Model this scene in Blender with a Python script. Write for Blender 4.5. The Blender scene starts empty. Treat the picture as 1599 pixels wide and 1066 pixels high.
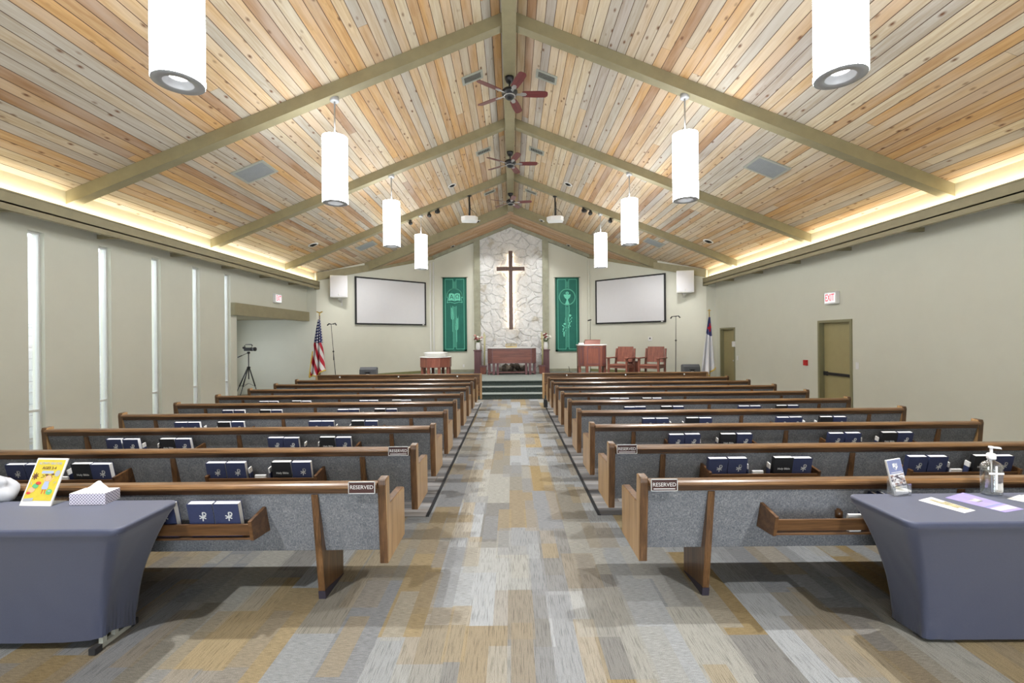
import bpy, bmesh, math, random
from mathutils import Vector, Matrix, noise
SC = bpy.context.scene
COL = SC.collection
PI = math.pi
# ------------------------------------------------------------------ camera model
F, CX, CY, HC, ROLL = 700.0, 799.0, 528.0, 1.716, math.radians(0.5)
def _un(x, y):
    dx, dy = x - CX, CY - y
    c, s = math.cos(ROLL), math.sin(ROLL)
    return dx*c + dy*s, -dx*s + dy*c
def at(x, y, D):
    u, v = _un(x, y)
    return Vector((u*D/F, D, HC + v*D/F))
def at_z(x, y, z):
    u, v = _un(x, y)
    D = (z - HC)*F/v
    return Vector((u*D/F, D, z))
def at_x(x, y, X):
    u, v = _un(x, y)
    D = X*F/u
    return Vector((X, D, HC + v*D/F))
cam = bpy.data.cameras.new('camera')
cam.sensor_width = 36.0
cam.lens = F/1599.0*36.0
cam.shift_y = -(533.0 - CY)/1599.0
cam.shift_x = (799.5 - CX)/1599.0
cam.clip_start, cam.clip_end = 0.05, 200
camo = bpy.data.objects.new('camera', cam)
COL.objects.link(camo)
camo.matrix_world = Matrix.Translation((0, 0, HC)) @ Matrix.Rotation(PI/2, 4, 'X') @ Matrix.Rotation(-ROLL, 4, 'Z')
SC.camera = camo

# ------------------------------------------------------------------ node helpers
class NT:
    def __init__(s, name):
        s.m = bpy.data.materials.new(name); s.m.use_nodes = True
        s.t = s.m.node_tree; s.t.nodes.clear()
        s.out = s.t.nodes.new('ShaderNodeOutputMaterial')
    def n(s, typ, props=None, **inp):
        nd = s.t.nodes.new('ShaderNode' + typ)
        for k, v in (props or {}).items(): setattr(nd, k, v)
        for k, v in inp.items():
            key = int(k[1:]) if k[0] == 'i' and k[1:].isdigit() else k.replace('_', ' ')
            sock = nd.inputs[key]
            if isinstance(v, bpy.types.NodeSocket): s.t.links.new(v, sock)
            elif isinstance(v, bpy.types.Node): s.t.links.new(v.outputs[0], sock)
            else: sock.default_value = v
        return nd
    def math(s, op, a, b=0.0, c=0.0):
        return s.n('Math', {'operation': op}, i0=a, i1=b, i2=c).outputs[0]
    def mix(s, fac, a, b, blend='MIX'):
        nd = s.n('Mix', {'data_type': 'RGBA', 'blend_type': blend})
        for i, v in ((0, fac), (6, a), (7, b)):
            if isinstance(v, bpy.types.NodeSocket): s.t.links.new(v, nd.inputs[i])
            elif isinstance(v, (int, float)): nd.inputs[i].default_value = v
            else: nd.inputs[i].default_value = (*v, 1) if len(v) == 3 else v
        return nd.outputs[2]
    def ramp(s, fac, stops, interp='LINEAR'):
        nd = s.n('ValToRGB'); cr = nd.color_ramp; cr.interpolation = interp
        while len(cr.elements) < len(stops): cr.elements.new(0.5)
        for e, (p, c) in zip(cr.elements, stops):
            e.position = p; e.color = (*c, 1) if len(c) == 3 else c
        s.t.links.new(fac, nd.inputs[0])
        return nd.outputs[0]
    def coord(s, kind='Object', scale=(1, 1, 1)):
        tc = s.n('TexCoord').outputs[kind]
        mp = s.n('Mapping', Vector=tc, Scale=scale)
        return mp.outputs[0]
    def noise(s, vec, scale=5, detail=3, rough=0.6, dist=0.0):
        return s.n('TexNoise', Vector=vec, Scale=scale, Detail=detail, Roughness=rough, Distortion=dist).outputs[0]
    def bsdf(s, base, rough=0.6, metal=0.0, bump=None, bump_s=0.2, bump_d=0.01, spec=0.5, coat=0.0, **kw):
        b = s.n('BsdfPrincipled', Roughness=rough, Metallic=metal)
        b.inputs['Specular IOR Level'].default_value = spec
        b.inputs['Coat Weight'].default_value = coat
        b.inputs['Coat Roughness'].default_value = 0.15
        if isinstance(base, bpy.types.NodeSocket): s.t.links.new(base, b.inputs['Base Color'])
        else: b.inputs['Base Color'].default_value = (*base, 1)
        if bump is not None:
            bp = s.n('Bump', Strength=bump_s, Distance=bump_d, Height=bump)
            s.t.links.new(bp.outputs[0], b.inputs['Normal'])
        for k, v in kw.items(): b.inputs[k.replace('_', ' ')].default_value = v
        s.t.links.new(b.outputs[0], s.out.inputs[0])
        return s.m

def plain(name, c, rough=0.6, metal=0.0, var=0.06, scale=8.0, spec=0.5, coat=0.0, bump=0.0, **kw):
    t = NT(name)
    v = t.noise(t.coord(), scale, 4)
    lo = tuple(max(0, x*(1-var)) for x in c); hi = tuple(min(1, x*(1+var)) for x in c)
    col = t.ramp(v, [(0.3, lo), (0.7, hi)])
    b = t.noise(t.coord(), scale*12, 2) if bump else None
    return t.bsdf(col, rough, metal, b, bump, 0.004, spec, coat, **kw)

def wood(name, dark, mid, light, axis='x', rough=0.35, coat=0.25, scale=1.0):
    t = NT(name)
    sc = {'x': (1.2, 22, 22), 'y': (22, 1.2, 22), 'z': (22, 22, 1.2)}[axis]
    sc = tuple(a*scale for a in sc)
    v = t.coord('Object', sc)
    a = t.noise(v, 1.0, 5, 0.65, 0.6)
    v2 = t.coord('Object', tuple(q*5 for q in sc))
    b = t.noise(v2, 1.0, 3, 0.6)
    f = t.math('ADD', t.math('MULTIPLY', a, 0.72), t.math('MULTIPLY', b, 0.28))
    col = t.ramp(f, [(0.33, dark), (0.5, mid), (0.66, light)])
    return t.bsdf(col, rough, 0, b, 0.08, 0.003, 0.5, coat)

def emit(name, c, s):
    t = NT(name)
    e = t.n('Emission', Color=(*c, 1), Strength=s)
    t.t.links.new(e.outputs[0], t.out.inputs[0])
    return t.m

M = {}
# painted walls etc.
M['wall'] = plain('wall_paint', (0.645, 0.645, 0.56), 0.85, var=0.015, scale=3, bump=0.05)
M['recesswall'] = M['wall']
M['trim'] = plain('olive_trim_paint', (0.29, 0.255, 0.155), 0.55, var=0.07, scale=6)
M['frieze'] = plain('cream_frieze_paint', (0.55, 0.50, 0.33), 0.7, var=0.02)
M['beam'] = plain('beam_paint', (0.275, 0.24, 0.14), 0.5, var=0.10, scale=5)
M['post'] = plain('grey_green_post', (0.30, 0.30, 0.22), 0.6, var=0.15, scale=5)
M['door'] = plain('olive_door_paint', (0.36, 0.31, 0.155), 0.45, var=0.03)
M['doorframe'] = plain('olive_door_frame', (0.25, 0.235, 0.135), 0.45, var=0.03)
M['white'] = plain('white_plastic', (0.78, 0.78, 0.78), 0.4, var=0.01)
M['offwhite'] = plain('offwhite_enamel', (0.68, 0.68, 0.66), 0.45, var=0.02)
M['paper'] = plain('white_paper', (0.70, 0.70, 0.70), 0.8, var=0.02)
M['black'] = plain('black_metal', (0.012, 0.012, 0.014), 0.4, var=0.1)
M['blackmatte'] = plain('black_matte', (0.02, 0.02, 0.022), 0.8, var=0.1)
M['darkgrey'] = plain('dark_grey_plastic', (0.07, 0.075, 0.085), 0.55, var=0.1)
M['steel'] = plain('brushed_steel', (0.55, 0.55, 0.56), 0.35, 0.9, var=0.05)
M['ringmetal'] = plain('satin_ring', (0.45, 0.46, 0.48), 0.5, 0.2, var=0.05)
M['brass'] = plain('brass', (0.60, 0.42, 0.12), 0.3, 0.9, var=0.08)
M['gold'] = plain('gold_fringe', (0.65, 0.47, 0.08), 0.6, var=0.1)
M['red'] = plain('red_enamel', (0.50, 0.02, 0.02), 0.4, var=0.03)
M['ventmetal'] = plain('vent_metal', (0.42, 0.43, 0.38), 0.5, 0.2, var=0.05)
M['grille'] = plain('grey_grille', (0.30, 0.32, 0.33), 0.6, var=0.05)
M['void'] = plain('duct_dark', (0.015, 0.015, 0.015), 0.9, var=0.1)
M['screen'] = plain('projector_screen', (0.66, 0.66, 0.69), 0.8, var=0.01)
M['greenleaf'] = plain('leaf_green', (0.06, 0.14, 0.04), 0.6, var=0.3)
M['bamboo'] = plain('dried_bamboo', (0.42, 0.40, 0.20), 0.6, var=0.2)
M['flowred'] = plain('dark_red_petals', (0.17, 0.008, 0.018), 0.7, var=0.3, scale=30)
M['flowpink'] = plain('pink_petals', (0.58, 0.30, 0.27), 0.7, var=0.15, scale=30)
M['flowwhite'] = plain('white_petals', (0.80, 0.78, 0.72), 0.7, var=0.08, scale=30)
M['rock'] = plain('dark_rock', (0.13, 0.11, 0.09), 0.8, var=0.6, scale=9)
M['cherry'] = wood('cherry_wood_upright', (0.10, 0.030, 0.022), (0.19, 0.062, 0.042), (0.26, 0.095, 0.06), 'z', 0.4, 0.1)
M['cherryx'] = wood('cherry_wood_long', (0.10, 0.030, 0.022), (0.19, 0.062, 0.042), (0.26, 0.095, 0.06), 'x', 0.4, 0.1)
M['plum'] = wood('plum_stained_wood', (0.07, 0.028, 0.034), (0.125, 0.052, 0.06), (0.17, 0.078, 0.082), 'z', 0.4, 0.1)
M['plumx'] = wood('plum_stained_board', (0.09, 0.036, 0.036), (0.16, 0.068, 0.066), (0.21, 0.095, 0.085), 'x', 0.4, 0.1)
M['cross'] = wood('cross_wood', (0.06, 0.034, 0.028), (0.115, 0.07, 0.058), (0.16, 0.10, 0.085), 'z', 0.5, 0.0)
oak = ((0.034, 0.015, 0.006), (0.13, 0.064, 0.025), (0.25, 0.135, 0.057))
M['oakx'] = wood('oak_stain_along', *oak, 'x', 0.32, 0.3)
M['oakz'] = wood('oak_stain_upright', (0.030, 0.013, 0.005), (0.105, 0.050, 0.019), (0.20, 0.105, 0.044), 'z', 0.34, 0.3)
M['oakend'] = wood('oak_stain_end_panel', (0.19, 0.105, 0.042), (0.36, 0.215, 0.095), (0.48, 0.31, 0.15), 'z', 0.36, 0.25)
M['apron'] = wood('oak_stain_dark_board', (0.022, 0.009, 0.004), (0.088, 0.041, 0.016), (0.19, 0.095, 0.038), 'x', 0.4, 0.1)
M['rackwood'] = wood('rack_wood', (0.045, 0.020, 0.008), (0.112, 0.052, 0.019), (0.18, 0.09, 0.035), 'x', 0.4, 0.15)
M['boot'] = plain('leg_boot', (0.03, 0.025, 0.04), 0.6, var=0.1)
M['blade'] = wood('fan_blade_wood', (0.07, 0.012, 0.014), (0.15, 0.028, 0.03), (0.20, 0.045, 0.04), 'x', 0.35, 0.2)
M['navy'] = plain('navy_book_cloth', (0.030, 0.040, 0.100), 0.55, var=0.08, scale=40)
M['bible'] = plain('black_book_cover', (0.012, 0.013, 0.016), 0.5, var=0.1)
M['pages'] = plain('book_pages', (0.74, 0.75, 0.76), 0.85, var=0.04, scale=60)
M['silver'] = plain('silver_foil', (0.60, 0.62, 0.62), 0.5, var=0.03)
M['signbrown'] = plain('maroon_sign', (0.055, 0.020, 0.018), 0.4, var=0.05)
M['tan'] = plain('tan_box', (0.36, 0.31, 0.25), 0.7, var=0.05)

t = NT('grey_tweed')
v = t.coord('Object', (1, 1, 1))
wx = t.noise(t.coord('Object', (420, 60, 60)), 1, 2)
wz = t.noise(t.coord('Object', (70, 420, 420)), 1, 2)
bl = t.noise(v, 14, 3)
f = t.math('ADD', t.math('ADD', t.math('MULTIPLY', wx, 0.45), t.math('MULTIPLY', wz, 0.45)), t.math('MULTIPLY', bl, 0.1))
M['tweed'] = t.bsdf(t.ramp(f, [(0.36, (0.075, 0.085, 0.105)), (0.5, (0.175, 0.185, 0.205)), (0.64, (0.34, 0.345, 0.35))]), 0.95, 0, f, 0.25, 0.003, 0.2)

t = NT('slate_stretch_cloth')
v = t.noise(t.coord('Object', (300, 300, 300)), 1, 2)
M['cloth'] = t.bsdf(t.ramp(v, [(0.3, (0.043, 0.051, 0.092)), (0.7, (0.056, 0.066, 0.115))]), 0.5, 0, v, 0.05, 0.001, 0.4, 0.0, Sheen_Weight=0.25)

# knotty plank ceiling: UV = metres (u along the boards, v across them)
def planks(name, w, seglen, cols, groove=0.03, knots=True, joint=0.0002):
    t = NT(name)
    uv = t.n('TexCoord').outputs['UV']
    sp = t.n('SeparateXYZ', Vector=uv)
    u, vv = sp.outputs[0], sp.outputs[1]
    row = t.math('FLOOR', t.math('DIVIDE', vv, w))
    fr = t.math('FRACT', t.math('DIVIDE', vv, w))
    wn = t.n('TexWhiteNoise', {'noise_dimensions': '1D'}, W=row)
    us = t.math('ADD', t.math('DIVIDE', u, seglen), t.math('MULTIPLY', wn.outputs[0], 7.3))
    seg = t.math('FLOOR', us)
    sfr = t.math('FRACT', us)
    idv = t.n('CombineXYZ', X=row, Y=seg, Z=0.0)
    wn2 = t.n('TexWhiteNoise', {'noise_dimensions': '3D'}, Vector=idv)
    base = t.ramp(wn2.outputs[0], cols, 'CONSTANT')
    off = t.n('VectorMath', {'operation': 'SCALE'}, Vector=wn2.outputs[1], Scale=40.0)
    pos = t.n('VectorMath', {'operation': 'ADD'}, i0=t.n('CombineXYZ', X=u, Y=vv, Z=0.0).outputs[0], i1=off.outputs[0])
    g1 = t.noise(t.n('Mapping', Vector=pos.outputs[0], Scale=(1.6, 26, 1)).outputs[0], 1.0, 5, 0.62, 0.8)
    g2 = t.noise(t.n('Mapping', Vector=pos.outputs[0], Scale=(0.9, 5, 1)).outputs[0], 1.0, 2, 0.5)
    c = t.mix(t.ramp(g1, [(0.38, (0, 0, 0)), (0.62, (1, 1, 1))]), t.mix(1.0, base, (0.80, 0.72, 0.64), 'MULTIPLY'), base)
    c = t.mix(t.ramp(g2, [(0.42, (0, 0, 0)), (0.65, (0.55, 0.55, 0.55))]), c, t.mix(0.5, base, (0.66, 0.62, 0.58)))
    if knots:
        vo = t.n('TexVoronoi', {'feature': 'F1'}, Vector=t.n('Mapping', Vector=pos.outputs[0], Scale=(4.2, 9.0, 1)).outputs[0], Scale=1.0, Randomness=1.0)
        kn = t.ramp(vo.outputs[0], [(0.06, (1, 1, 1)), (0.12, (0.6, 0.6, 0.6)), (0.22, (0, 0, 0))])
        keep = t.n('SeparateColor', Color=vo.outputs[1])
        kn = t.mix(t.math('GREATER_THAN', keep.outputs[0], 0.42), (0, 0, 0), kn)
        c = t.mix(kn, c, (0.17, 0.075, 0.035))
    e = t.math('MINIMUM', fr, t.math('SUBTRACT', 1.0, fr))
    gr = t.math('LESS_THAN', e, groove)
    e2 = t.math('LESS_THAN', sfr, joint)
    c = t.mix(t.math('MAXIMUM', gr, e2), c, (0.10, 0.05, 0.025))
    hgt = t.n('MapRange', Value=e, From_Min=0.0, From_Max=groove*2.2)
    m = t.bsdf(c, 0.62, 0, hgt.outputs[0], 0.5, 0.006, 0.35)
    return m
CW = [(0.0, (0.599, 0.400, 0.217)), (0.13, (0.663, 0.488, 0.297)), (0.26, (0.599, 0.511, 0.382)), (0.38, (0.706, 0.555, 0.360)),
      (0.48, (0.535, 0.494, 0.424)), (0.60, (0.663, 0.416, 0.191)), (0.69, (0.642, 0.533, 0.392)), (0.79, (0.449, 0.278, 0.159)), (0.86, (0.706, 0.611, 0.445)), (0.94, (0.492, 0.444, 0.398))]
M['ceilwood'] = planks('knotty_cedar_boards', 0.135, 11.0, CW)
CW2 = [(0.0, (0.55, 0.34, 0.18)), (0.3, (0.60, 0.40, 0.24)), (0.6, (0.50, 0.31, 0.17)), (0.8, (0.62, 0.42, 0.26))]
M['apsewood'] = planks('apse_cedar_boards', 0.135, 5.0, CW2)
M['lvp'] = planks('grey_plank_floor', 0.18, 1.22, [(0.0, (0.10, 0.105, 0.115)), (0.3, (0.16, 0.165, 0.175)), (0.5, (0.22, 0.225, 0.235)), (0.75, (0.13, 0.135, 0.145))], 0.012, False, 0.004)

# carpet planks 25 cm x 1 m, streaky
t = NT('carpet_planks')
sp = t.n('SeparateXYZ', Vector=t.n('TexCoord').outputs['Object'])
x, y = sp.outputs[0], sp.outputs[1]
def cells(w, L, seed, cols):
    xx = t.math('DIVIDE', t.math('ADD', x, 40.0+seed*0.013), w)
    cx = t.math('FLOOR', xx)
    r = t.n('TexWhiteNoise', {'noise_dimensions': '1D'}, W=t.math('ADD', cx, seed)).outputs[0]
    cyv = t.math('FLOOR', t.math('ADD', t.math('DIVIDE', t.math('ADD', y, 30.0), L), t.math('MULTIPLY', r, 5.0)))
    wn = t.n('TexWhiteNoise', {'noise_dimensions': '3D'}, Vector=t.n('CombineXYZ', X=cx, Y=cyv, Z=seed).outputs[0])
    return wn, t.ramp(wn.outputs[0], cols, 'CONSTANT')
C1 = [(0.0, (0.239, 0.248, 0.252)), (0.16, (0.210, 0.197, 0.168)), (0.29, (0.290, 0.302, 0.311)), (0.43, (0.239, 0.181, 0.097)),
      (0.52, (0.176, 0.172, 0.164)), (0.63, (0.277, 0.273, 0.248)), (0.75, (0.265, 0.210, 0.126)), (0.83, (0.197, 0.202, 0.210)), (0.93, (0.227, 0.189, 0.134))]
wnA, colA = cells(0.25, 1.0, 3.0, C1)
wnB, colB = cells(0.125, 0.5, 11.0, C1)
wnC, colC = cells(0.25, 0.5, 29.0, C1)
base = t.mix(t.math('MULTIPLY', t.math('GREATER_THAN', wnB.outputs[0], 0.66), 0.6), colA, colB)
base = t.mix(t.math('MULTIPLY', t.math('GREATER_THAN', wnC.outputs[0], 0.70), 0.5), base, colC)
st = t.noise(t.n('Mapping', Vector=t.n('TexCoord').outputs['Object'], Scale=(170, 7, 1)).outputs[0], 1.0, 3, 0.7)
st2 = t.noise(t.n('Mapping', Vector=t.n('TexCoord').outputs['Object'], Scale=(22, 190, 1)).outputs[0], 1.0, 2, 0.6)
gr = t.noise(t.n('TexCoord').outputs['Object'], 260, 2, 0.7)
amt = t.math('MULTIPLY', wnA.outputs[0], 1.0)
sv = t.ramp(st, [(0.36, (0.62, 0.62, 0.62)), (0.5, (1, 1, 1)), (0.66, (1.0, 1.0, 1.0))])
sv2 = t.ramp(st2, [(0.36, (0.70, 0.70, 0.70)), (0.62, (1.0, 1.0, 1.0))])
sA = t.mix(1.0, base, sv, 'MULTIPLY')
sB = t.mix(1.0, base, sv2, 'MULTIPLY')
sep = t.n('SeparateColor', Color=wnA.outputs[1])
c = t.mix(t.math('GREATER_THAN', sep.outputs[1], 0.5), sA, sB)
c = t.mix(1.0, c, t.ramp(gr, [(0.35, (0.72, 0.72, 0.72)), (0.62, (1.15, 1.15, 1.15))]), 'MULTIPLY')
M['carpet'] = t.bsdf(c, 0.97, 0, gr, 0.4, 0.004, 0.1)

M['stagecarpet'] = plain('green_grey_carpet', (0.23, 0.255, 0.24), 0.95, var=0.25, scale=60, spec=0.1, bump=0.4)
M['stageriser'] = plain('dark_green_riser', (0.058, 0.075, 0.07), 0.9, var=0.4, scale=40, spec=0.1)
M['edging'] = plain('black_edging', (0.02, 0.022, 0.025), 0.5, var=0.1)

# field stone: pale with tan patches
t = NT('pale_field_stone')
n1 = t.noise(t.coord(), 2.2, 4, 0.6)
n2 = t.noise(t.coord(), 26, 5, 0.7)
c = t.ramp(n1, [(0.30, (0.52, 0.49, 0.43)), (0.40, (0.68, 0.685, 0.685)), (0.70, (0.76, 0.765, 0.77))])
c = t.mix(1.0, c, t.ramp(n2, [(0.25, (0.80, 0.79, 0.77)), (0.55, (1, 1, 1))]), 'MULTIPLY')
M['stone'] = t.bsdf(c, 0.85, 0, n2, 0.5, 0.03, 0.2)

t = NT('white_painted_block')
v = t.coord('Object', (1, 1, 1))
sp = t.n('SeparateXYZ', Vector=v)
fr = t.math('FRACT', t.math('DIVIDE', sp.outputs[2], 0.203))
jn = t.math('LESS_THAN', fr, 0.05)
M['block'] = t.bsdf(t.mix(jn, (0.74, 0.75, 0.76), (0.40, 0.41, 0.42)), 0.8)

# clear things: straight-through with a Fresnel glint
def clear(name, tint=(0.97, 0.98, 0.98), refl=0.08):
    t = NT(name)
    tr = t.n('BsdfTransparent', Color=(*tint, 1)); gl = t.n('BsdfGlossy', Color=(1, 1, 1, 1), Roughness=0.03)
    lw = t.n('LayerWeight', Blend=0.35)
    f = t.math('ADD', t.math('MULTIPLY', lw.outputs[1], 0.55), refl)
    mx = t.n('MixShader', i0=f, i1=tr, i2=gl)
    t.t.links.new(mx.outputs[0], t.out.inputs[0])
    return t.m
M['glass'] = clear('window_glass')
M['acrylic'] = clear('clear_acrylic', (0.94, 0.95, 0.96), 0.10)
M['bottle'] = clear('clear_bottle_plastic', (0.93, 0.95, 0.955), 0.16)

M['shade'] = emit('lit_shade', (0.975, 1.0, 1.0), 15.0)
M['uplamp'] = emit('uplight_diffuser', (0.98, 1.0, 1.0), 14.0)
M['lamp'] = emit('lamp_disc', (1.0, 0.98, 0.95), 5.0)
M['cross_led'] = emit('cross_backlight', (1.0, 0.80, 0.55), 16.0)
M['covelamp'] = emit('cove_strip', (1.0, 0.86, 0.62), 14.0)
t = NT('exit_face'); b = t.n('Emission', Color=(0.95, 0.93, 0.92, 1), Strength=0.9); t.t.links.new(b.outputs[0], t.out.inputs[0]); M['exitface'] = t.m
M['exitred'] = emit('exit_letters', (1.0, 0.12, 0.16), 0.9)

# ------------------------------------------------------------------ mesh helpers
class MB:
    def __init__(s): s.bm = bmesh.new(); s.uv = None
    def box(s, x0, x1, y0, y1, z0, z1, bevel=0.0, mi=0):
        vs = [s.bm.verts.new(p) for p in ((x0,y0,z0),(x1,y0,z0),(x1,y1,z0),(x0,y1,z0),(x0,y0,z1),(x1,y0,z1),(x1,y1,z1),(x0,y1,z1))]
        fs = [s.bm.faces.new([vs[i] for i in q]) for q in ((3,2,1,0),(4,5,6,7),(0,1,5,4),(1,2,6,5),(2,3,7,6),(3,0,4,7))]
        for f in fs: f.material_index = mi
        if bevel:
            es = list({e for f in fs for e in f.edges})
            r = bmesh.ops.bevel(s.bm, geom=es, offset=bevel, segments=2, profile=0.5, affect='EDGES')
            for f in r['faces']: f.material_index = mi
        return s
    def prism(s, pts, a0, a1, axis='x', bevel=0.0, mi=0):
        """extrude a polygon along an axis; pts are (y,z) for x, (x,z) for y, (x,y) for z"""
        mk = {'x': lambda p, a: (a, p[0], p[1]), 'y': lambda p, a: (p[0], a, p[1]), 'z': lambda p, a: (p[0], p[1], a)}[axis]
        A = [s.bm.verts.new(mk(p, a0)) for p in pts]; B = [s.bm.verts.new(mk(p, a1)) for p in pts]
        n = len(pts); fs = []
        fs.append(s.bm.faces.new(A)); fs.append(s.bm.faces.new(B[::-1]))
        for i in range(n):
            j = (i+1) % n
            fs.append(s.bm.faces.new([A[j], A[i], B[i], B[j]]))
        bmesh.ops.recalc_face_normals(s.bm, faces=fs)
        for f in fs: f.material_index = mi
        if bevel:
            es = list({e for f in fs for e in f.edges})
            r = bmesh.ops.bevel(s.bm, geom=es, offset=bevel, segments=2, profile=0.5, affect='EDGES')
            for f in r['faces']: f.material_index = mi
        return s
    def quad(s, pts, mi=0, uv=None):
        f = s.bm.faces.new([s.bm.verts.new(p) for p in pts]); f.material_index = mi
        if uv:
            if s.uv is None: s.uv = s.bm.loops.layers.uv.new('UVMap')
            for l, c in zip(f.loops, uv): l[s.uv].uv = c
        return s
    def hexa(s, p, mi=0):
        """8 points: bottom 0-3, top 4-7"""
        vs = [s.bm.verts.new(q) for q in p]
        fs = [s.bm.faces.new([vs[i] for i in q]) for q in ((3,2,1,0),(4,5,6,7),(0,1,5,4),(1,2,6,5),(2,3,7,6),(3,0,4,7))]
        bmesh.ops.recalc_face_normals(s.bm, faces=fs)
        for f in fs: f.material_index = mi
        return s
    def lathe(s, prof, c=(0, 0, 0), seg=24, axis='z', mi=0, smooth=True, cap=True):
        rings = []
        for r, h in prof:
            ring = []
            for k in range(seg):
                a = 2*PI*k/seg
                p = (r*math.cos(a), r*math.sin(a), h)
                if axis == 'x': p = (h, p[0], p[1])
                if axis == 'y': p = (p[0], h, p[1])
                ring.append(s.bm.verts.new((c[0]+p[0], c[1]+p[1], c[2]+p[2])))
            rings.append(ring)
        fs = []
        for i in range(len(rings)-1):
            for k in range(seg):
                fs.append(s.bm.faces.new([rings[i][k], rings[i][(k+1) % seg], rings[i+1][(k+1) % seg], rings[i+1][k]]))
        if cap and prof[0][0] > 1e-6: fs.append(s.bm.faces.new(rings[0][::-1]))
        if cap and prof[-1][0] > 1e-6: fs.append(s.bm.faces.new(rings[-1]))
        for f in fs: f.material_index = mi; f.smooth = smooth
        return s
    def tube(s, pts, r, seg=10, mi=0, r1=None):
        pts = [Vector(p) for p in pts]; n = len(pts); rings = []
        for i, p in enumerate(pts):
            d = (pts[min(i+1, n-1)] - pts[max(i-1, 0)]).normalized()
            up = Vector((0, 0, 1)) if abs(d.z) < 0.9 else Vector((1, 0, 0))
            a = d.cross(up).normalized(); b = d.cross(a).normalized()
            rr = r if r1 is None else r + (r1-r)*i/(n-1)
            rings.append([s.bm.verts.new(p + a*rr*math.cos(2*PI*k/seg) + b*rr*math.sin(2*PI*k/seg)) for k in range(seg)])
        fs = []
        for i in range(n-1):
            for k in range(seg):
                f = s.bm.faces.new([rings[i][k], rings[i+1][k], rings[i+1][(k+1) % seg], rings[i][(k+1) % seg]]); f.smooth = True; fs.append(f)
        fs.append(s.bm.faces.new(rings[0])); fs.append(s.bm.faces.new(rings[-1][::-1]))
        bmesh.ops.recalc_face_normals(s.bm, faces=fs)
        for f in fs: f.material_index = mi
        return s
    def bar(s, a, b, w, t, mi=0, up=(0, 0, 1)):
        a, b = Vector(a), Vector(b); d = (b-a).normalized(); u = Vector(up)
        sd = d.cross(u)
        if sd.length < 1e-4: sd = d.cross(Vector((0, 1, 0)))
        sd.normalize(); n = sd.cross(d).normalized()
        P = []
        for q in (a, b):
            P += [q - sd*w/2 - n*t/2, q + sd*w/2 - n*t/2, q + sd*w/2 + n*t/2, q - sd*w/2 + n*t/2]
        return s.hexa(P, mi)
    def ball(s, c, r, mi=0, sub=2, sc=(1, 1, 1), jit=0.0):
        r_ = bmesh.ops.create_icosphere(s.bm, subdivisions=sub, radius=r)
        for v in r_['verts']:
            k = 1 + jit*(noise.noise(Vector((v.co.x*9/r*0.1+c[0]*7, v.co.y*9/r*0.1, v.co.z*9/r*0.1+c[2]*5))))
            v.co = Vector((v.co.x*sc[0]*k + c[0], v.co.y*sc[1]*k + c[1], v.co.z*sc[2]*k + c[2]))
            for f in v.link_faces: f.material_index = mi; f.smooth = True
        return s
    def mesh(s, name, mats, smooth=False):
        me = bpy.data.meshes.new(name); s.bm.to_mesh(me); s.bm.free()
        for m in (mats if isinstance(mats, (list, tuple)) else [mats]): me.materials.append(M[m] if isinstance(m, str) else m)
        if smooth:
            for p in me.polygons: p.use_smooth = True
        return me
    def build(s, name, mats, parent=None, smooth=False, loc=None):
        o = bpy.data.objects.new(name, s.mesh(name, mats, smooth))
        COL.objects.link(o)
        if parent: o.parent = parent
        if loc is not None: o.location = loc
        return o

def tag(o, label, cat, group=None, kind=None):
    if label: o['label'] = label
    if cat: o['category'] = cat
    if group: o['group'] = group
    if kind: o['kind'] = kind
    return o
def struct(o, label=None, cat=None, group=None):
    o['kind'] = 'structure'
    return tag(o, label, cat, group)
def empty(name, loc=(0, 0, 0), rz=0.0, label=None, cat=None, group=None):
    o = bpy.data.objects.new(name, None); COL.objects.link(o)
    o.empty_display_size = 0.1
    o.location = loc; o.rotation_euler = (0, 0, rz)
    return tag(o, label, cat, group)
KIDS = {}
def kids(o):
    return [c for c in bpy.data.objects if c.parent == o]
def copy_tree(o, parent=None):
    c = o.copy(); COL.objects.link(c); c.parent = parent
    for ch in kids(o): copy_tree(ch, c)
    return c
def text_mesh(body, size, depth=0.0006, bold=0.0, align='CENTER'):
    cu = bpy.data.curves.new('lettering', 'FONT'); cu.body = body; cu.size = size; cu.extrude = depth
    cu.align_x = align; cu.align_y = 'CENTER'; cu.offset = bold; cu.resolution_u = 3
    o = bpy.data.objects.new('lettering_tmp', cu); COL.objects.link(o)
    dg = bpy.context.evaluated_depsgraph_get(); dg.update()
    me = bpy.data.meshes.new_from_object(o.evaluated_get(dg))
    bpy.data.objects.remove(o)
    return me
def lettering(name, body, size, mat, parent, loc, rot=(PI/2, 0, 0), bold=0.0, width=None, align='CENTER', depth=0.0006):
    me = text_mesh(body, size, depth, bold, align)
    me.materials.clear(); me.materials.append(M[mat] if isinstance(mat, str) else mat)
    if width:
        xs = [v.co.x for v in me.vertices]; k = width/(max(xs)-min(xs))
        for v in me.vertices: v.co.x *= k
    o = bpy.data.objects.new(name, me); COL.objects.link(o); o.parent = parent
    o.location = loc; o.rotation_euler = rot
    return o
def stroke_mb(mb, segs, w, y=0.0, t=0.0008, mi=0):
    """flat strokes in the x-z plane at depth y"""
    for (x0, z0, x1, z1) in segs:
        d = Vector((x1-x0, z1-z0)); L = d.length
        if L < 1e-7: continue
        d /= L; n = Vector((-d.y, d.x))*w/2; e = d*w*0.25
        a = Vector((x0, z0))-e; b = Vector((x1, z1))+e
        q = [a-n, b-n, b+n, a+n]
        mb.prism([(p.x, p.y) for p in q], y-t, y, 'y', mi=mi)
    return mb
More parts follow.
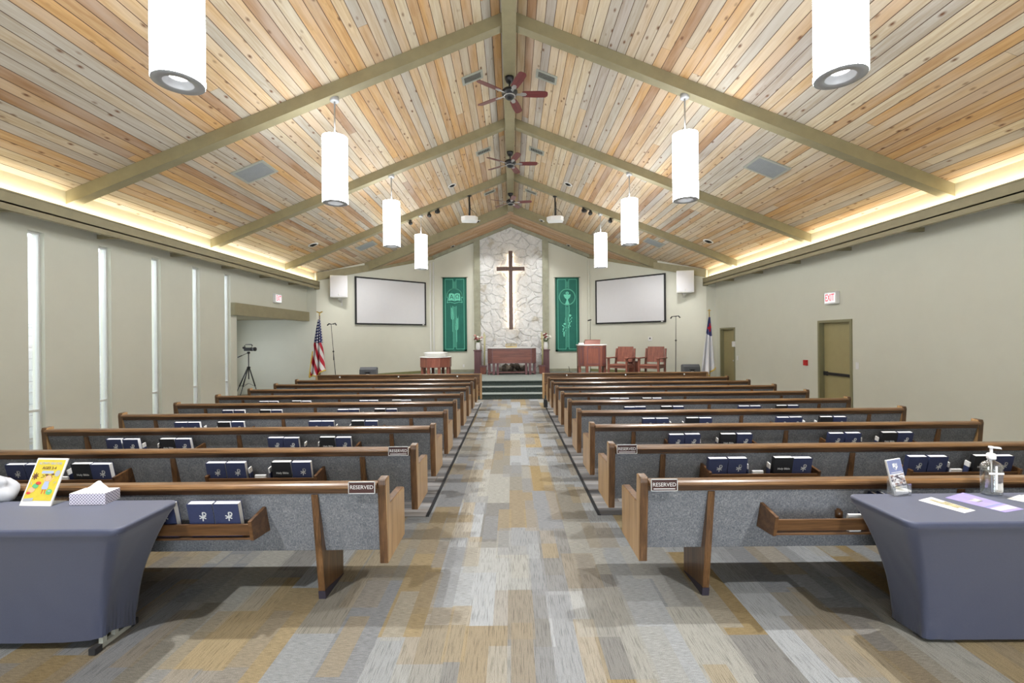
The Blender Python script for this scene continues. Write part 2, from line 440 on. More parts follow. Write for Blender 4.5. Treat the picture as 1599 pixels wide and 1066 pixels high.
def arc(cx, cz, r, a0, a1, n=12, rz=None):
    P = [(cx + r*math.cos(a0+(a1-a0)*i/n), cz + (rz or r)*math.sin(a0+(a1-a0)*i/n)) for i in range(n+1)]
    return [(*P[i], *P[i+1]) for i in range(n)]
# ------------------------------------------------------------------ the room
XW, XF, XR = 6.5, 6.09, 6.25          # side wall, fascia face, frieze
ZR = HC + 4.62                        # ceiling boards at the ridge
PITCH = 0.40
def zc(x): return ZR - PITCH*abs(x)
Y0, Y1, Y2 = -3.2, 14.25, 17.2        # rear wall, front flat wall, chancel wall
XA, XB = 2.98, 6.2                    # angled wall runs (XA,Y2)-(XB,Y1)
ZS = 0.43                             # chancel platform
BEAMS = [0.32, 3.30, 6.30, 9.33, 12.41, 15.34]
D0, DS = 2.86, 0.914

struct(MB().box(-9.2, 6.7, Y0, 17.4, -0.08, 0).build('floor', 'carpet'))
for sgn, nm in ((-1, 'plank_floor_window_side'), (1, 'plank_floor_door_side')):
    xa, xb = sorted((sgn*0.84, sgn*6.5))
    m = MB(); P = [(xa, 4.33, .004), (xb, 4.33, .004), (xb, 11.9, .004), (xa, 11.9, .004)]
    m.quad(P, uv=[(p[0], p[1]) for p in P])
    struct(m.build(nm, 'lvp'))
    xa, xb = sorted((sgn*0.815, sgn*0.845))
    struct(MB().box(xa, xb, 4.33, 11.9, 0, 0.009).build('floor_edging_trim', 'edging'))

# side wall with five slot windows and the camera recess
WIN = [6.03, 7.065, 8.10, 9.14, 10.16]
WW, WZ0, WZ1 = 0.215, 0.10, 3.235
RY0, RY1, RZ = 10.60, Y1, 2.36
m = MB(); y = Y0
for d in WIN:
    m.box(-XW-.18, -XW, y, d, 0, 4.2); m.box(-XW-.18, -XW, d, d+WW, 0, WZ0); m.box(-XW-.18, -XW, d, d+WW, WZ1, 4.2); y = d+WW
m.box(-XW-.18, -XW, y, RY0, 0, 4.2); m.box(-XW-.18, -XW, RY0, RY1, RZ+.02, 4.2)
struct(m.build('wall_left', 'wall'))
m = MB(); m.box(-9.0, -XW-.18, RY0-.15, RY0, 0, RZ); m.box(-9.15, -9.0, RY0-.15, RY1, 0, .8); m.box(-9.15, -9.0, RY0-.15, 11.6, .8, RZ); m.box(-9.15, -9.0, 13.2, RY1, .8, RZ); m.box(-9.15, -9.0, 11.6, 13.2, 2.1, RZ)  # opening in the unseen back wall, added so daylight brightens the recess
struct(m.build('wall_recess', 'wall'))
struct(MB().box(-9.15, -XW, RY0-.15, RY1, RZ, RZ+.02).build('recess_ceiling', 'trim'))
for i, d in enumerate(WIN):
    w = struct(empty(f'window_{i+1}', (-XW-.09, d+WW/2, WZ0)))
    h = WZ1-WZ0; f = MB()
    for a, b in ((-WW/2, -WW/2+.022), (WW/2-.022, WW/2)): f.box(-.03, .03, a, b, 0, h)
    f.box(-.03, .03, -WW/2+.022, WW/2-.022, 0, .025); f.box(-.03, .03, -WW/2+.022, WW/2-.022, h-.025, h)
    f.box(-.025, .025, -WW/2+.022, WW/2-.022, .66, .69)
    f.build('window_frame', 'offwhite', w)
    g = MB().box(-.004, .004, -WW/2+.02, WW/2-.02, .02, h-.02); g.build('pane', 'glass', w)
# outdoors: painted block wall seen through the slots
struct(MB().box(-8.75, -8.6, 3.0, RY0-.16, -.2, 3.6).build('exterior_block_wall', 'block'))
struct(MB().box(-8.6, -XW-.18, RY0-.19, RY0-.152, -.2, 3.6).build('exterior_block_return', 'block'))
struct(MB().box(-12, -9.2, Y0, 18, -.25, -.1).build('exterior_ground', plain('pale_concrete', (0.55, 0.55, 0.53), 0.9)))
# header over the recess
struct(MB().box(-6.62, -6.40, 10.38, 14.2, 2.31, 2.60, 0.006).build('recess_header_beam', 'trim'))

# door wall
DOORS = [(13.04, 13.96, 1.98), (8.55, 9.50, 2.03)]
m = MB(); y = Y0
for a, b, h in sorted(DOORS):
    m.box(XW, XW+.18, y, a, 0, 4.2); m.box(XW, XW+.18, a, b, h, 4.2); y = b
m.box(XW, XW+.18, y, Y1, 0, 4.2)
struct(m.build('wall_right', 'wall'))
for i, (a, b, h) in enumerate(DOORS):
    d = struct(empty(f'door_{i+1}', (XW, (a+b)/2, 0)))
    hw = (b-a)/2; f = MB()
    for s in (-1, 1):
        f.box(-.02, .03, *sorted((s*hw, s*(hw-.05))), 0, h); f.box(.03, .14, *sorted((s*hw, s*(hw-.035))), 0, h)
        f.box(.085, .14, *sorted((s*(hw-.035), s*(hw-.05))), 0, h-.035)
    f.box(-.02, .03, -hw+.05, hw-.05, h-.05, h); f.box(.03, .14, -hw+.035, hw-.035, h-.035, h)
    f.build('door_frame', 'doorframe', d)
    MB().box(.09, .135, -hw+.036, hw-.036, .01, h-.036).build('door_panel', 'door', d)
    if i == 1:
        p = MB().box(.045, .09, -hw+.07, hw-.07, .90, .955, .006)
        p.box(.055, .09, hw-.16, hw-.06, .885, .97, .004)
        p.build('push_bar', 'black', d)
    else:
        p = MB().lathe([(.028, 0), (.028, .01), (.012, .014), (.012, .05), (.027, .06), (.027, .085), (.015, .095)], (0, 0, 0), 14, 'x')
        ob = p.build('door_knob', 'steel', d); ob.location = (.092, -hw+.13, 1.0); ob.rotation_euler = (0, PI, 0)

# unseen rear wall; its open gap is added to let in fill daylight
m = MB(); m.box(-XW-.18, -2.2, Y0-.2, Y0, 0, 6.4); m.box(2.2, XW+.18, Y0-.2, Y0, 0, 6.4); m.box(-2.2, 2.2, Y0-.2, Y0, 2.5, 6.4)
struct(m.build('wall_rear', 'wall'))

# front flat returns, angled walls, chancel wall
m = MB(); m.box(-9.2, -XB, Y1, Y1+.12, 0, 3.9); struct(m.build('wall_front_left', 'wall'))
m = MB(); m.box(XB, XW+.18, Y1, Y1+.12, 0, 3.9); struct(m.build('wall_front_right', 'wall'))
ZA = 1.716 + 4.36                     # apse boards at the ridge
def za(x): return ZA - PITCH*abs(x)
for s, nm in ((-1, 'wall_chancel_left'), (1, 'wall_chancel_right')):
    m = MB()
    p0, p1 = (s*XB, Y1), (s*XA, Y2)
    n = Vector((-(p1[1]-p0[1]), p1[0]-p0[0])); n.normalize()
    if n.y < 0: n = -n
    q0, q1 = (p0[0]+n.x*.1, p0[1]+n.y*.1), (p1[0]+n.x*.1, p1[1]+n.y*.1)
    t0, t1 = zc(XB)+.02, zc(XA)+.02
    m.hexa([(*p0, 0), (*p1, 0), (*q1, 0), (*q0, 0), (*p0, t0), (*p1, t1), (*q1, t1), (*q0, t0)])
    struct(m.build(nm, 'wall'))
    # trim board under the ceiling along the angled wall
    m = MB(); k = -n*.09; kk = n*0.0
    zb0, zb1, zt0, zt1 = 3.60, 4.755, zc(XB)+.0, zc(XA)-.2
    pts = []
    for (px, py), z in ((p0, zb0), (p1, zb1)):
        pts.append((px+k.x, py+k.y, z))
    a0, a1 = pts
    m.hexa([a0, a1, (p1[0], p1[1], zb1), (p0[0], p0[1], zb0),
            (a0[0], a0[1], zt0), (a1[0], a1[1], zt1), (p1[0], p1[1], zt1), (p0[0], p0[1], zt0)])
    struct(m.build('trim_chancel_rake', 'beam'))
    # baseboard
    m = MB(); k = -n*.015
    m.hexa([(p0[0]+k.x, p0[1]+k.y, ZS), (p1[0]+k.x, p1[1]+k.y, ZS), (*p1, ZS), (*p0, ZS),
            (p0[0]+k.x, p0[1]+k.y, ZS+.1), (p1[0]+k.x, p1[1]+k.y, ZS+.1), (*p1, ZS+.1), (*p0, ZS+.1)])
    struct(m.build('baseboard_chancel', plain('olive_base_paint', (0.22, 0.22, 0.10), 0.6)))
m = MB()
P = [(-XA-.05, 0), (XA+.05, 0), (XA+.05, za(XA)), (0, ZA), (-XA-.05, za(XA))]
m.prism(P, Y2, Y2+.12, 'y'); struct(m.build('wall_chancel', 'wall'))
for s in (-1, 1):
    a, b = sorted((s*1.42, s*XA)); struct(MB().box(a, b, Y2-.015, Y2, ZS, ZS+.11).build('baseboard_chancel', 'post'))
    a, b = sorted((s*1.19, s*1.425)); 
    m = MB(); x0, x1 = a, b
    m.hexa([(x0, Y2-.14, ZS), (x1, Y2-.14, ZS), (x1, Y2, ZS), (x0, Y2, ZS), (x0, Y2-.14, za(x0)-.02), (x1, Y2-.14, za(x1)-.02), (x1, Y2, za(x1)-.02), (x0, Y2, za(x0)-.02)])
    struct(m.build('chancel_post_trim', 'post'))
    # rake trim against the chancel wall, and the trim at its outer end
    m = MB()
    m.hexa([(0, Y2-.16, ZA-.12), (s*XA, Y2-.16, za(XA)-.12), (s*XA, Y2, za(XA)-.12), (0, Y2, ZA-.12),
            (0, Y2-.16, ZA), (s*XA, Y2-.16, za(XA)), (s*XA, Y2, za(XA)), (0, Y2, ZA)])
    struct(m.build('trim_apse_rake', 'post'))
# pale pilaster strips in the window-side chancel corner
m = MB(); m.box(-3.11, -3.06, Y2-.13, Y2-.08, ZS, 4.62, .006); m.box(-3.0, -2.95, Y2-.06, Y2-.01, ZS, 4.66, .006)
struct(m.build('corner_strip_trim', 'offwhite'))
struct(MB().box(2.93, 2.985, Y2-.08, Y2-.03, ZS, 4.68, .006).build('corner_strip_trim', 'wall'))

# field-stone panel: irregular stones as real relief
random.seed(5)
def stone_panel():
    x0, x1, z0 = -1.19, 1.19, ZS
    sites = []
    zz = z0
    while zz < 6.2:
        xx = x0-.2
        while xx < x1+.2:
            sites.append((xx+random.uniform(-.22, .22), zz+random.uniform(-.15, .15), random.uniform(.4, 1.0), random.uniform(-.25, .25), random.uniform(-.3, .3)))
            xx += .44
        zz += .29
    nx, nz = 96, 210
    bm = bmesh.new(); G = []
    import heapq
    for i in range(nx+1):
        x = x0 + (x1-x0)*i/nx; col = []
        zt = za(x)-.03
        for j in range(nz+1):
            z = z0 + (zt-z0)*j/nz
            wx = x + .13*noise.noise(Vector((x*3.1, z*3.1, 1.0))); wz = z + .13*noise.noise(Vector((x*3.1, z*3.1, 7.0)))
            b1 = b2 = 9e9; s1 = None
            for s_ in sites:
                dz = wz-s_[1]
                if abs(dz) > .6: continue
                d = (wx-s_[0])**2*.8 + dz*dz*1.5
                if d < b1: b2 = b1; b1 = d; s1 = s_
                elif d < b2: b2 = d
            e = math.sqrt(b2)-math.sqrt(b1)
            h = .03*s1[2] + .12*(s1[3]*(wx-s1[0]) + s1[4]*(wz-s1[1]))
            h += .016*noise.noise(Vector((x*9, z*9, 3.0))) + .02*noise.noise(Vector((x*4, z*4, s1[2]*30)))
            h += .042*min(1, e/.035) - .02
            col.append(bm.verts.new((x, Y2-.035-h, z)))
        G.append(col)
    for i in range(nx):
        for j in range(nz):
            f = bm.faces.new([G[i][j], G[i+1][j], G[i+1][j+1], G[i][j+1]])
    me = bpy.data.meshes.new('stone_wall'); bm.to_mesh(me); bm.free(); me.materials.append(M['stone'])
    o = bpy.data.objects.new('stone_wall', me); COL.objects.link(o); return struct(o)
stone_panel()

# chancel platform with its three steps
def platform():
    m = MB(); sx = 2.4
    P = [(-5.6, 12.95), (-sx, 12.95), (-sx, 13.55), (sx, 13.55), (sx, 12.95), (5.6, 12.95), (5.6, 14.6), (XA, Y2), (-XA, Y2), (-5.6, 14.6)]
    m.prism(P, 0, ZS, 'z')
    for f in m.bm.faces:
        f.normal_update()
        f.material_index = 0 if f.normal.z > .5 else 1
    return struct(m.build('platform_floor', ['stagecarpet', 'stageriser']))
platform()
def steps():
    m = MB()
    for a, z in ((12.62, .143), (13.085, .287)):
        m.box(-2.4, 2.4, a, 13.55, 0, z, 0.0)
        m.box(-2.4, 2.4, a-.02, a+.06, z-.03, z+.004, .004)
    m.box(-2.4, 2.4, 13.53, 13.6, ZS-.03, ZS+.004, .004)
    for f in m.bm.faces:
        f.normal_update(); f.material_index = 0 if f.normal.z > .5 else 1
    return struct(m.build('chancel_steps_floor', ['stagecarpet', 'stageriser']))
steps()

# ceilings
for s, nm in ((-1, 'ceiling_left'), (1, 'ceiling_right')):
    m = MB(); L = math.hypot(6.7, 6.7*PITCH)
    P = [(0, Y0-.2, ZR), (s*6.7, Y0-.2, zc(6.7)), (s*6.7, 15.42, zc(6.7)), (0, 15.42, ZR)]
    o0 = 0 if s < 0 else 37.8
    m.quad(P if s < 0 else P[::-1], uv=[(p[1]+o0, abs(p[0])/6.7*L + o0) for p in (P if s < 0 else P[::-1])])
    Q = [(q[0], q[1], q[2]+.1) for q in P]
    m.quad(Q, uv=[(0, 0)]*4)
    m.quad([P[0], P[1], Q[1], Q[0]], uv=[(0, 0)]*4); m.quad([P[3], P[2], Q[2], Q[3]], uv=[(0, 0)]*4)
    struct(m.build(nm, 'ceilwood'))
for s, nm in ((-1, 'apse_ceiling_left'), (1, 'apse_ceiling_right')):
    m = MB(); W = 5.6
    P = [(0, 15.40, ZA), (s*W, 15.40, za(W)), (s*W, Y2+.12, za(W)), (0, Y2+.12, ZA)]
    m.quad(P, uv=[(abs(p[0])*1.077+3*s, p[1]) for p in P])
    struct(m.build(nm, 'apsewood'))

# beams
BB = HC + 4.44                        # underside of rafters at the ridge line
struct(MB().box(-.10, .10, Y0, Y2-.02, HC+4.36, ZR, .008).build('ridge_beam', 'beam'))
for i, d in enumerate(BEAMS):
    for s in (-1, 1):
        xe = XR if i < 5 else 5.02
        x0 = .10; m = MB()
        b = lambda X: HC+(4.44 if i < 5 else 4.33)-PITCH*X
        m.hexa([(s*x0, d, b(x0)), (s*xe, d, b(xe)), (s*xe, d+.15, b(xe)), (s*x0, d+.15, b(x0)),
                (s*x0, d, zc(x0)), (s*xe, d, zc(xe)), (s*xe, d+.15, zc(xe)), (s*x0, d+.15, zc(x0))])
        struct(m.build('rafter_beam', 'beam'))
# frieze, light trough and fascia along both sides
for s in (-1, 1):
    x0, x1 = sorted((s*XR, s*(XR+.03)))
    struct(MB().box(x0, x1, Y0, Y1, 3.36, zc(XR)).build('frieze_trim', 'frieze'))
    x0, x1 = sorted((s*XF, s*(XF+.035)))
    m = MB().box(x0, x1, Y0, Y1, 3.325, 3.555, .004)
    x0, x1 = sorted((s*(XF-.012), s*(XF+.05))); m.box(x0, x1, Y0, Y1, 3.545, 3.568, .003)
    x0, x1 = sorted((s*XF, s*XR)); m.box(x0, x1, Y0, Y1, 3.40, 3.42)
    yy = 1.0
    while yy < Y1:
        x0, x1 = sorted((s*(XF+.03), s*XW)); m.box(x0, x1, yy, yy+.04, 3.335, 3.40); yy += 1.51
    x0, x1 = sorted((s*XF, s*XR)); m.box(x0, x1, Y1-.03, Y1, 3.325, 3.555)
    struct(m.build('cove_fascia_trim', 'trim'))
    x0, x1 = sorted((s*XR, s*XW)); struct(MB().box(x0, x1, Y0, Y1, 3.42, 3.44).build('cove_soffit_trim', 'trim'))
# ------------------------------------------------------------------ pews
ORD = ['nearest', 'second-nearest', 'third-nearest', 'fourth-nearest', 'fifth-nearest', 'sixth-nearest', 'seventh-nearest', 'eighth-nearest', 'farthest']
SIDE = {-1: 'window-side', 1: 'door-side'}
PX, HL = 2.87, 2.06
def make_pew():
    r = empty('pew')
    prof = [(.04, .265), (-.004, .79), (.004, .822), (.082, .826), (.096, .64), (.46, .628), (.485, .612), (.485, .262)]
    for s in (-1, 1):
        a, b = sorted((s*HL, s*(HL-.055)))
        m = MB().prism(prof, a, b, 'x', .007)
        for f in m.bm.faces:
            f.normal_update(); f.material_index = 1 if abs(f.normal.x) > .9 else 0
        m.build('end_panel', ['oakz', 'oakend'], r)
    L = HL-.055
    # cap rail: rounded top moulding over a flat apron board
    cap = [(-.026, .772), (-.030, .782), (-.024, .795), (-.008, .803), (.045, .803), (.058, .79), (.052, .774), (.02, .770), (-.012, .770)]
    MB().prism(cap, -L, L, 'x').build('top_rail', 'oakx', r)
    MB().prism([(.004, .733), (.002, .772), (.03, .772), (.03, .733)], -L, L, 'x', .003).build('apron_board', 'apron', r)
    bk = [(.012, .736), (.125, .316), (.140, .312), (.185, .33), (.09, .70), (.06, .742), (.02, .742)]
    MB().prism(bk, -L, L, 'x', .004).build('backrest', 'tweed', r)
    st = MB().prism([(.17, .405), (.17, .43), (.50, .45), (.53, .435), (.53, .40)], -L, L, 'x', .004); st.build('seat_board', 'oakx', r)
    MB().prism([(.17, .432), (.175, .475), (.30, .495), (.49, .50), (.535, .485), (.54, .455), (.50, .452)], -L, L, 'x', .006).build('seat_cushion', 'tweed', r)
    for x in (-1.60, .0, 1.60):
        a, b = x-.022, x+.022
        l = MB().prism([(.004, .728), (.014, .728), (.128, .316), (.15, .40), (.43, .40), (.43, .006), (.15, .055), (.105, .055)], a, b, 'x', .003).build('support_leg', 'oakz', r)
        MB().prism([(.112, 0), (.104, .056), (.150, .056), (.432, .006), (.432, 0)], a-.001, b+.001, 'x').build('leg_boot', 'boot', l)
    for x in (-.82, .82):
        m = MB()
        for s in (-1, 1):
            a, b = sorted((x+s*.455, x+s*.433))
            m.prism([(-.135, .615), (-.105, .486), (.085, .470), (.035, .645)], a, b, 'x', .003)
        m.prism([(-.118, .592), (-.104, .592), (-.088, .517), (-.102, .517)], x-.434, x+.434, 'x', .002)
        m.prism([(-.094, .486), (-.094, .498), (.07, .498), (.07, .486)], x-.434, x+.434, 'x', .002)
        m.build('book_rack', 'rackwood', r)
    return r
PEWS = {}
pew0 = make_pew()
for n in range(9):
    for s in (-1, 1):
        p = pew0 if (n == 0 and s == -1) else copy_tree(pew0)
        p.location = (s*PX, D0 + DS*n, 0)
        which = 'nearest' if n == 0 else (ORD[n] + ' from the back' if n < 8 else 'last, beside the front screen,')
        ex = {0: ' behind the dark blue cloth-covered table', 1: ' with hymn books in both racks', }.get(n, '')
        if n == 0: lb = f'oak and grey tweed pew, {SIDE[s]}, nearest, directly behind the cloth-covered table'
        elif n == 8: lb = f'oak and grey tweed pew, {SIDE[s]}, farthest, next to the front screen'
        else: lb = f'oak and grey tweed pew, {ORD[n]} to the cloth-covered tables among the {SIDE[s]} pews'
        tag(p, lb, 'pew', f'{SIDE[s]} pews')
        PEWS[(s, n)] = p

# low screens in front of the first row
def make_screen():
    r = empty('front_screen')
    for s in (-1, 1):
        a, b = sorted((s*2.05, s*2.0)); MB().box(a, b, -.02, .12, .22, .845, .006).build('end_post', 'oakend', r)
    MB().box(-2.0, 2.0, -.03, .05, .815, .85, .008).build('top_rail', 'oakx', r)
    MB().box(-2.0, 2.0, 0, .025, .30, .815, .002).build('panel', 'oakx', r)
    for x in (-1.45, 0, 1.45):
        st = MB().box(x-.022, x+.022, -.02, .0, .0, .815, .002).build('stile', 'oakz', r)
        MB().box(x-.016, x+.016, -.024, -.0195, .775, .812, .002).build('pale_cap', 'offwhite', st)
    return r
sc0 = make_screen(); sc1 = copy_tree(sc0)
for o, s in ((sc0, -1), (sc1, 1)):
    o.location = (s*2.80, 11.08, 0)
    tag(o, f'low oak screen before the farthest {SIDE[s]} pew, facing the platform steps', 'screen', 'front screens')

# RESERVED plaques on the rails of the two nearest rows
def reserved(s, n):
    x = s*(.868+.085)
    o = empty('reserved_sign', (x, D0+DS*n-.034, .782))
    MB().box(-.082, .082, -.004, .004, -.033, .037, .002).build('plaque', 'signbrown', o)
    f = MB()
    for q in ((-.084, .084, .036, .040), (-.084, .084, -.036, -.032)): f.box(q[0], q[1], -.006, .0, q[2], q[3])
    for a in (-.084, .080): f.box(a, a+.004, -.006, 0, -.036, .040)
    f.build('border', 'silver', o)
    lettering('lettering', 'RESERVED', .034, 'paper', o, (0, -.005, .004), width=.145)
    if s == 1 or n == 1: 
        MB().box(-.068, .068, -.0056, -.004, -.024, -.019).build('small_print', 'paper', o)
    tag(o, f'maroon RESERVED plaque on the {ORD[n]} {SIDE[s]} pew rail by the aisle', 'sign', 'reserved plaques')
for n in (0, 1):
    for s in (-1, 1): reserved(s, n)

# ------------------------------------------------------------------ books in the racks
def chi_rho(mb, cx, cz, h):
    S = [(cx, cz-h/2, cx+h*.07, cz+h/2)]
    S += arc(cx+h*.20, cz+h*.30, h*.19, -PI*.55, PI*.95, 10)
    S += [(cx-h*.30, cz+h*.10, cx+h*.33, cz-h*.24), (cx-h*.30, cz-h*.22, cx+h*.34, cz+h*.06)]
    return stroke_mb(mb, S, h*.115, y=-.0003, t=.0008)
BW, BH, BT = .155, .225, .042
def make_book(name, cover, emblem):
    r = empty(name)
    m = MB()
    m.box(-BW/2, BW/2, 0, .003, 0, BH, .0008); m.box(-BW/2, BW/2, BT-.003, BT, 0, BH, .0008)
    m.box(-BW/2, -BW/2+.003, .002, BT-.002, 0, BH)
    m.build('cover', cover, r)
    MB().box(-BW/2+.003, BW/2-.004, .003, BT-.003, .004, BH-.004).build('page_block', 'pages', r)
    if emblem == 'rho':
        chi_rho(MB(), .010, .140, .058).build('emblem', 'silver', r)
    else:
        lettering('lettering', 'Holy Bible', .024, 'silver', r, (.005, -.0004, .128), bold=.0004)
    return r
TILT = math.radians(13)
hym0 = make_book('hymn_book', 'navy', 'rho'); bib0 = make_book('bible', 'bible', 'text')
crd0 = empty('card_stack')
m = MB(); m.prism([(-.004, 0), (.018, 0), (.018, .105), (.002, .105)], -.045, .045, 'x'); m.build('cards', 'paper', crd0)
MB().prism([(-.016, 0), (-.006, 0), (.0, .085), (-.003, .085)], -.038, .032, 'x').build('front_card', 'offwhite', crd0)
pam0 = empty('pamphlet')
MB().box(-.004, .004, -.02, .02, 0, .135, .001).build('booklet', 'navy', pam0)
MB().box(-.005, .005, -.021, .021, .135, .178, .001).build('pale_top', 'paper', pam0)
used = set()
def put(proto, s, n, rack, off, label, cat, group, tilt=TILT, dz=0.0, yaw=0.0, dy=-.072, roll=0.0):
    o = proto if proto.name not in used else copy_tree(proto)
    used.add(proto.name)
    cx = s*(PX - .82) if rack == 'aisle' else s*(PX + .82)
    o.location = (cx + off, D0+DS*n+dy, .500+dz)
    o.rotation_euler = (tilt, roll, yaw)
    tag(o, label, cat, group)
    return o
rnd = random.Random(3)
RK = {'aisle': 'aisle-end rack', 'wall': 'wall-end rack'}
def fill(s, n, rack, what):
    row = f'{ORD[n]} {SIDE[s]} pew'
    near, far = ('wall end', 'aisle end') if s < 0 else ('aisle end', 'wall end')
    where = f'{RK[rack]} of the {row}'
    j = lambda a: rnd.uniform(-a, a)
    g = f'books in the racks of the {row}'
    if 'a' in what: put(hym0, s, n, rack, -.375+j(.006), f'blue hymn book at the {near} of the {where}', 'hymn book', g, dz=j(.002))
    if 'b' in what: put(hym0, s, n, rack, -.213+j(.004), f'blue hymn book beside the cards in the {where}', 'hymn book', g, dz=j(.002))
    if 'p' in what:
        put(pam0, s, n, rack, -.105+j(.008), f'thin booklet next to the hymn books in the {where}', 'booklet', g, roll=rnd.uniform(-.08, .16)*(-s), dy=-.045)
    if 'c' in what: put(crd0, s, n, rack, -.025+j(.01), f'white visitor cards stacked in the {where}', 'cards', g, dy=-.055, tilt=TILT)
    if 'q' in what:
        put(pam0, s, n, rack, .055+j(.008), f'thin booklet next to the black bible in the {where}', 'booklet', g, roll=rnd.uniform(-.12, .12), dy=-.045)
    if 'd' in what: put(bib0, s, n, rack, .160+j(.005), f'black bible with white lettering in the {where}', 'bible', g, dz=j(.002)+.002)
    if 'e' in what: put(hym0, s, n, rack, .322+j(.005), f'blue hymn book at the {far} of the {where}', 'hymn book', g, dz=j(.002))
for n in range(1, 6):
    for s in (-1, 1):
        for rack in ('aisle', 'wall'):
            if n == 5 and s == 1 and rack == 'wall': continue
            fill(s, n, rack, 'abpcqde')
# nearest row: only a few things left in the racks
g = 'books in the racks of the nearest window-side pew'
put(hym0, -1, 0, 'aisle', .130, 'blue hymn book next to the aisle-end one, nearest window-side pew rack', 'hymn book', g)
put(hym0, -1, 0, 'aisle', .290, 'blue hymn book at the aisle end of the nearest window-side pew rack', 'hymn book', g)
put(hym0, -1, 0, 'aisle', -.105, 'blue hymn book half hidden by the table, nearest window-side pew rack', 'hymn book', g)
g = 'books in the racks of the nearest door-side pew'
put(crd0, 1, 0, 'aisle', .075, 'white visitor cards left in the nearest door-side pew rack', 'cards', g, dy=-.06)
o = MB().lathe([(.0, 0), (.022, .002), (.022, .045), (.012, .05), (.012, .058), (0, .059)], seg=16).build('communion_cup_holder', 'rackwood')
o.location = (PX-.82+.005, D0-.03, .565); tag(o, 'small round wooden cup holder behind the rack front, nearest door-side pew', 'cup holder')
for k in range(2):
    put(hym0, 1, 0, 'aisle', .185+.055*k, ('blue hymn book standing on edge beside the cards, nearest door-side rack' if k == 0 else 'blue hymn book on edge, partly behind the table, nearest door-side rack'), 'hymn book', g, tilt=-.2, roll=.10, yaw=-PI/2+.05, dy=.045)

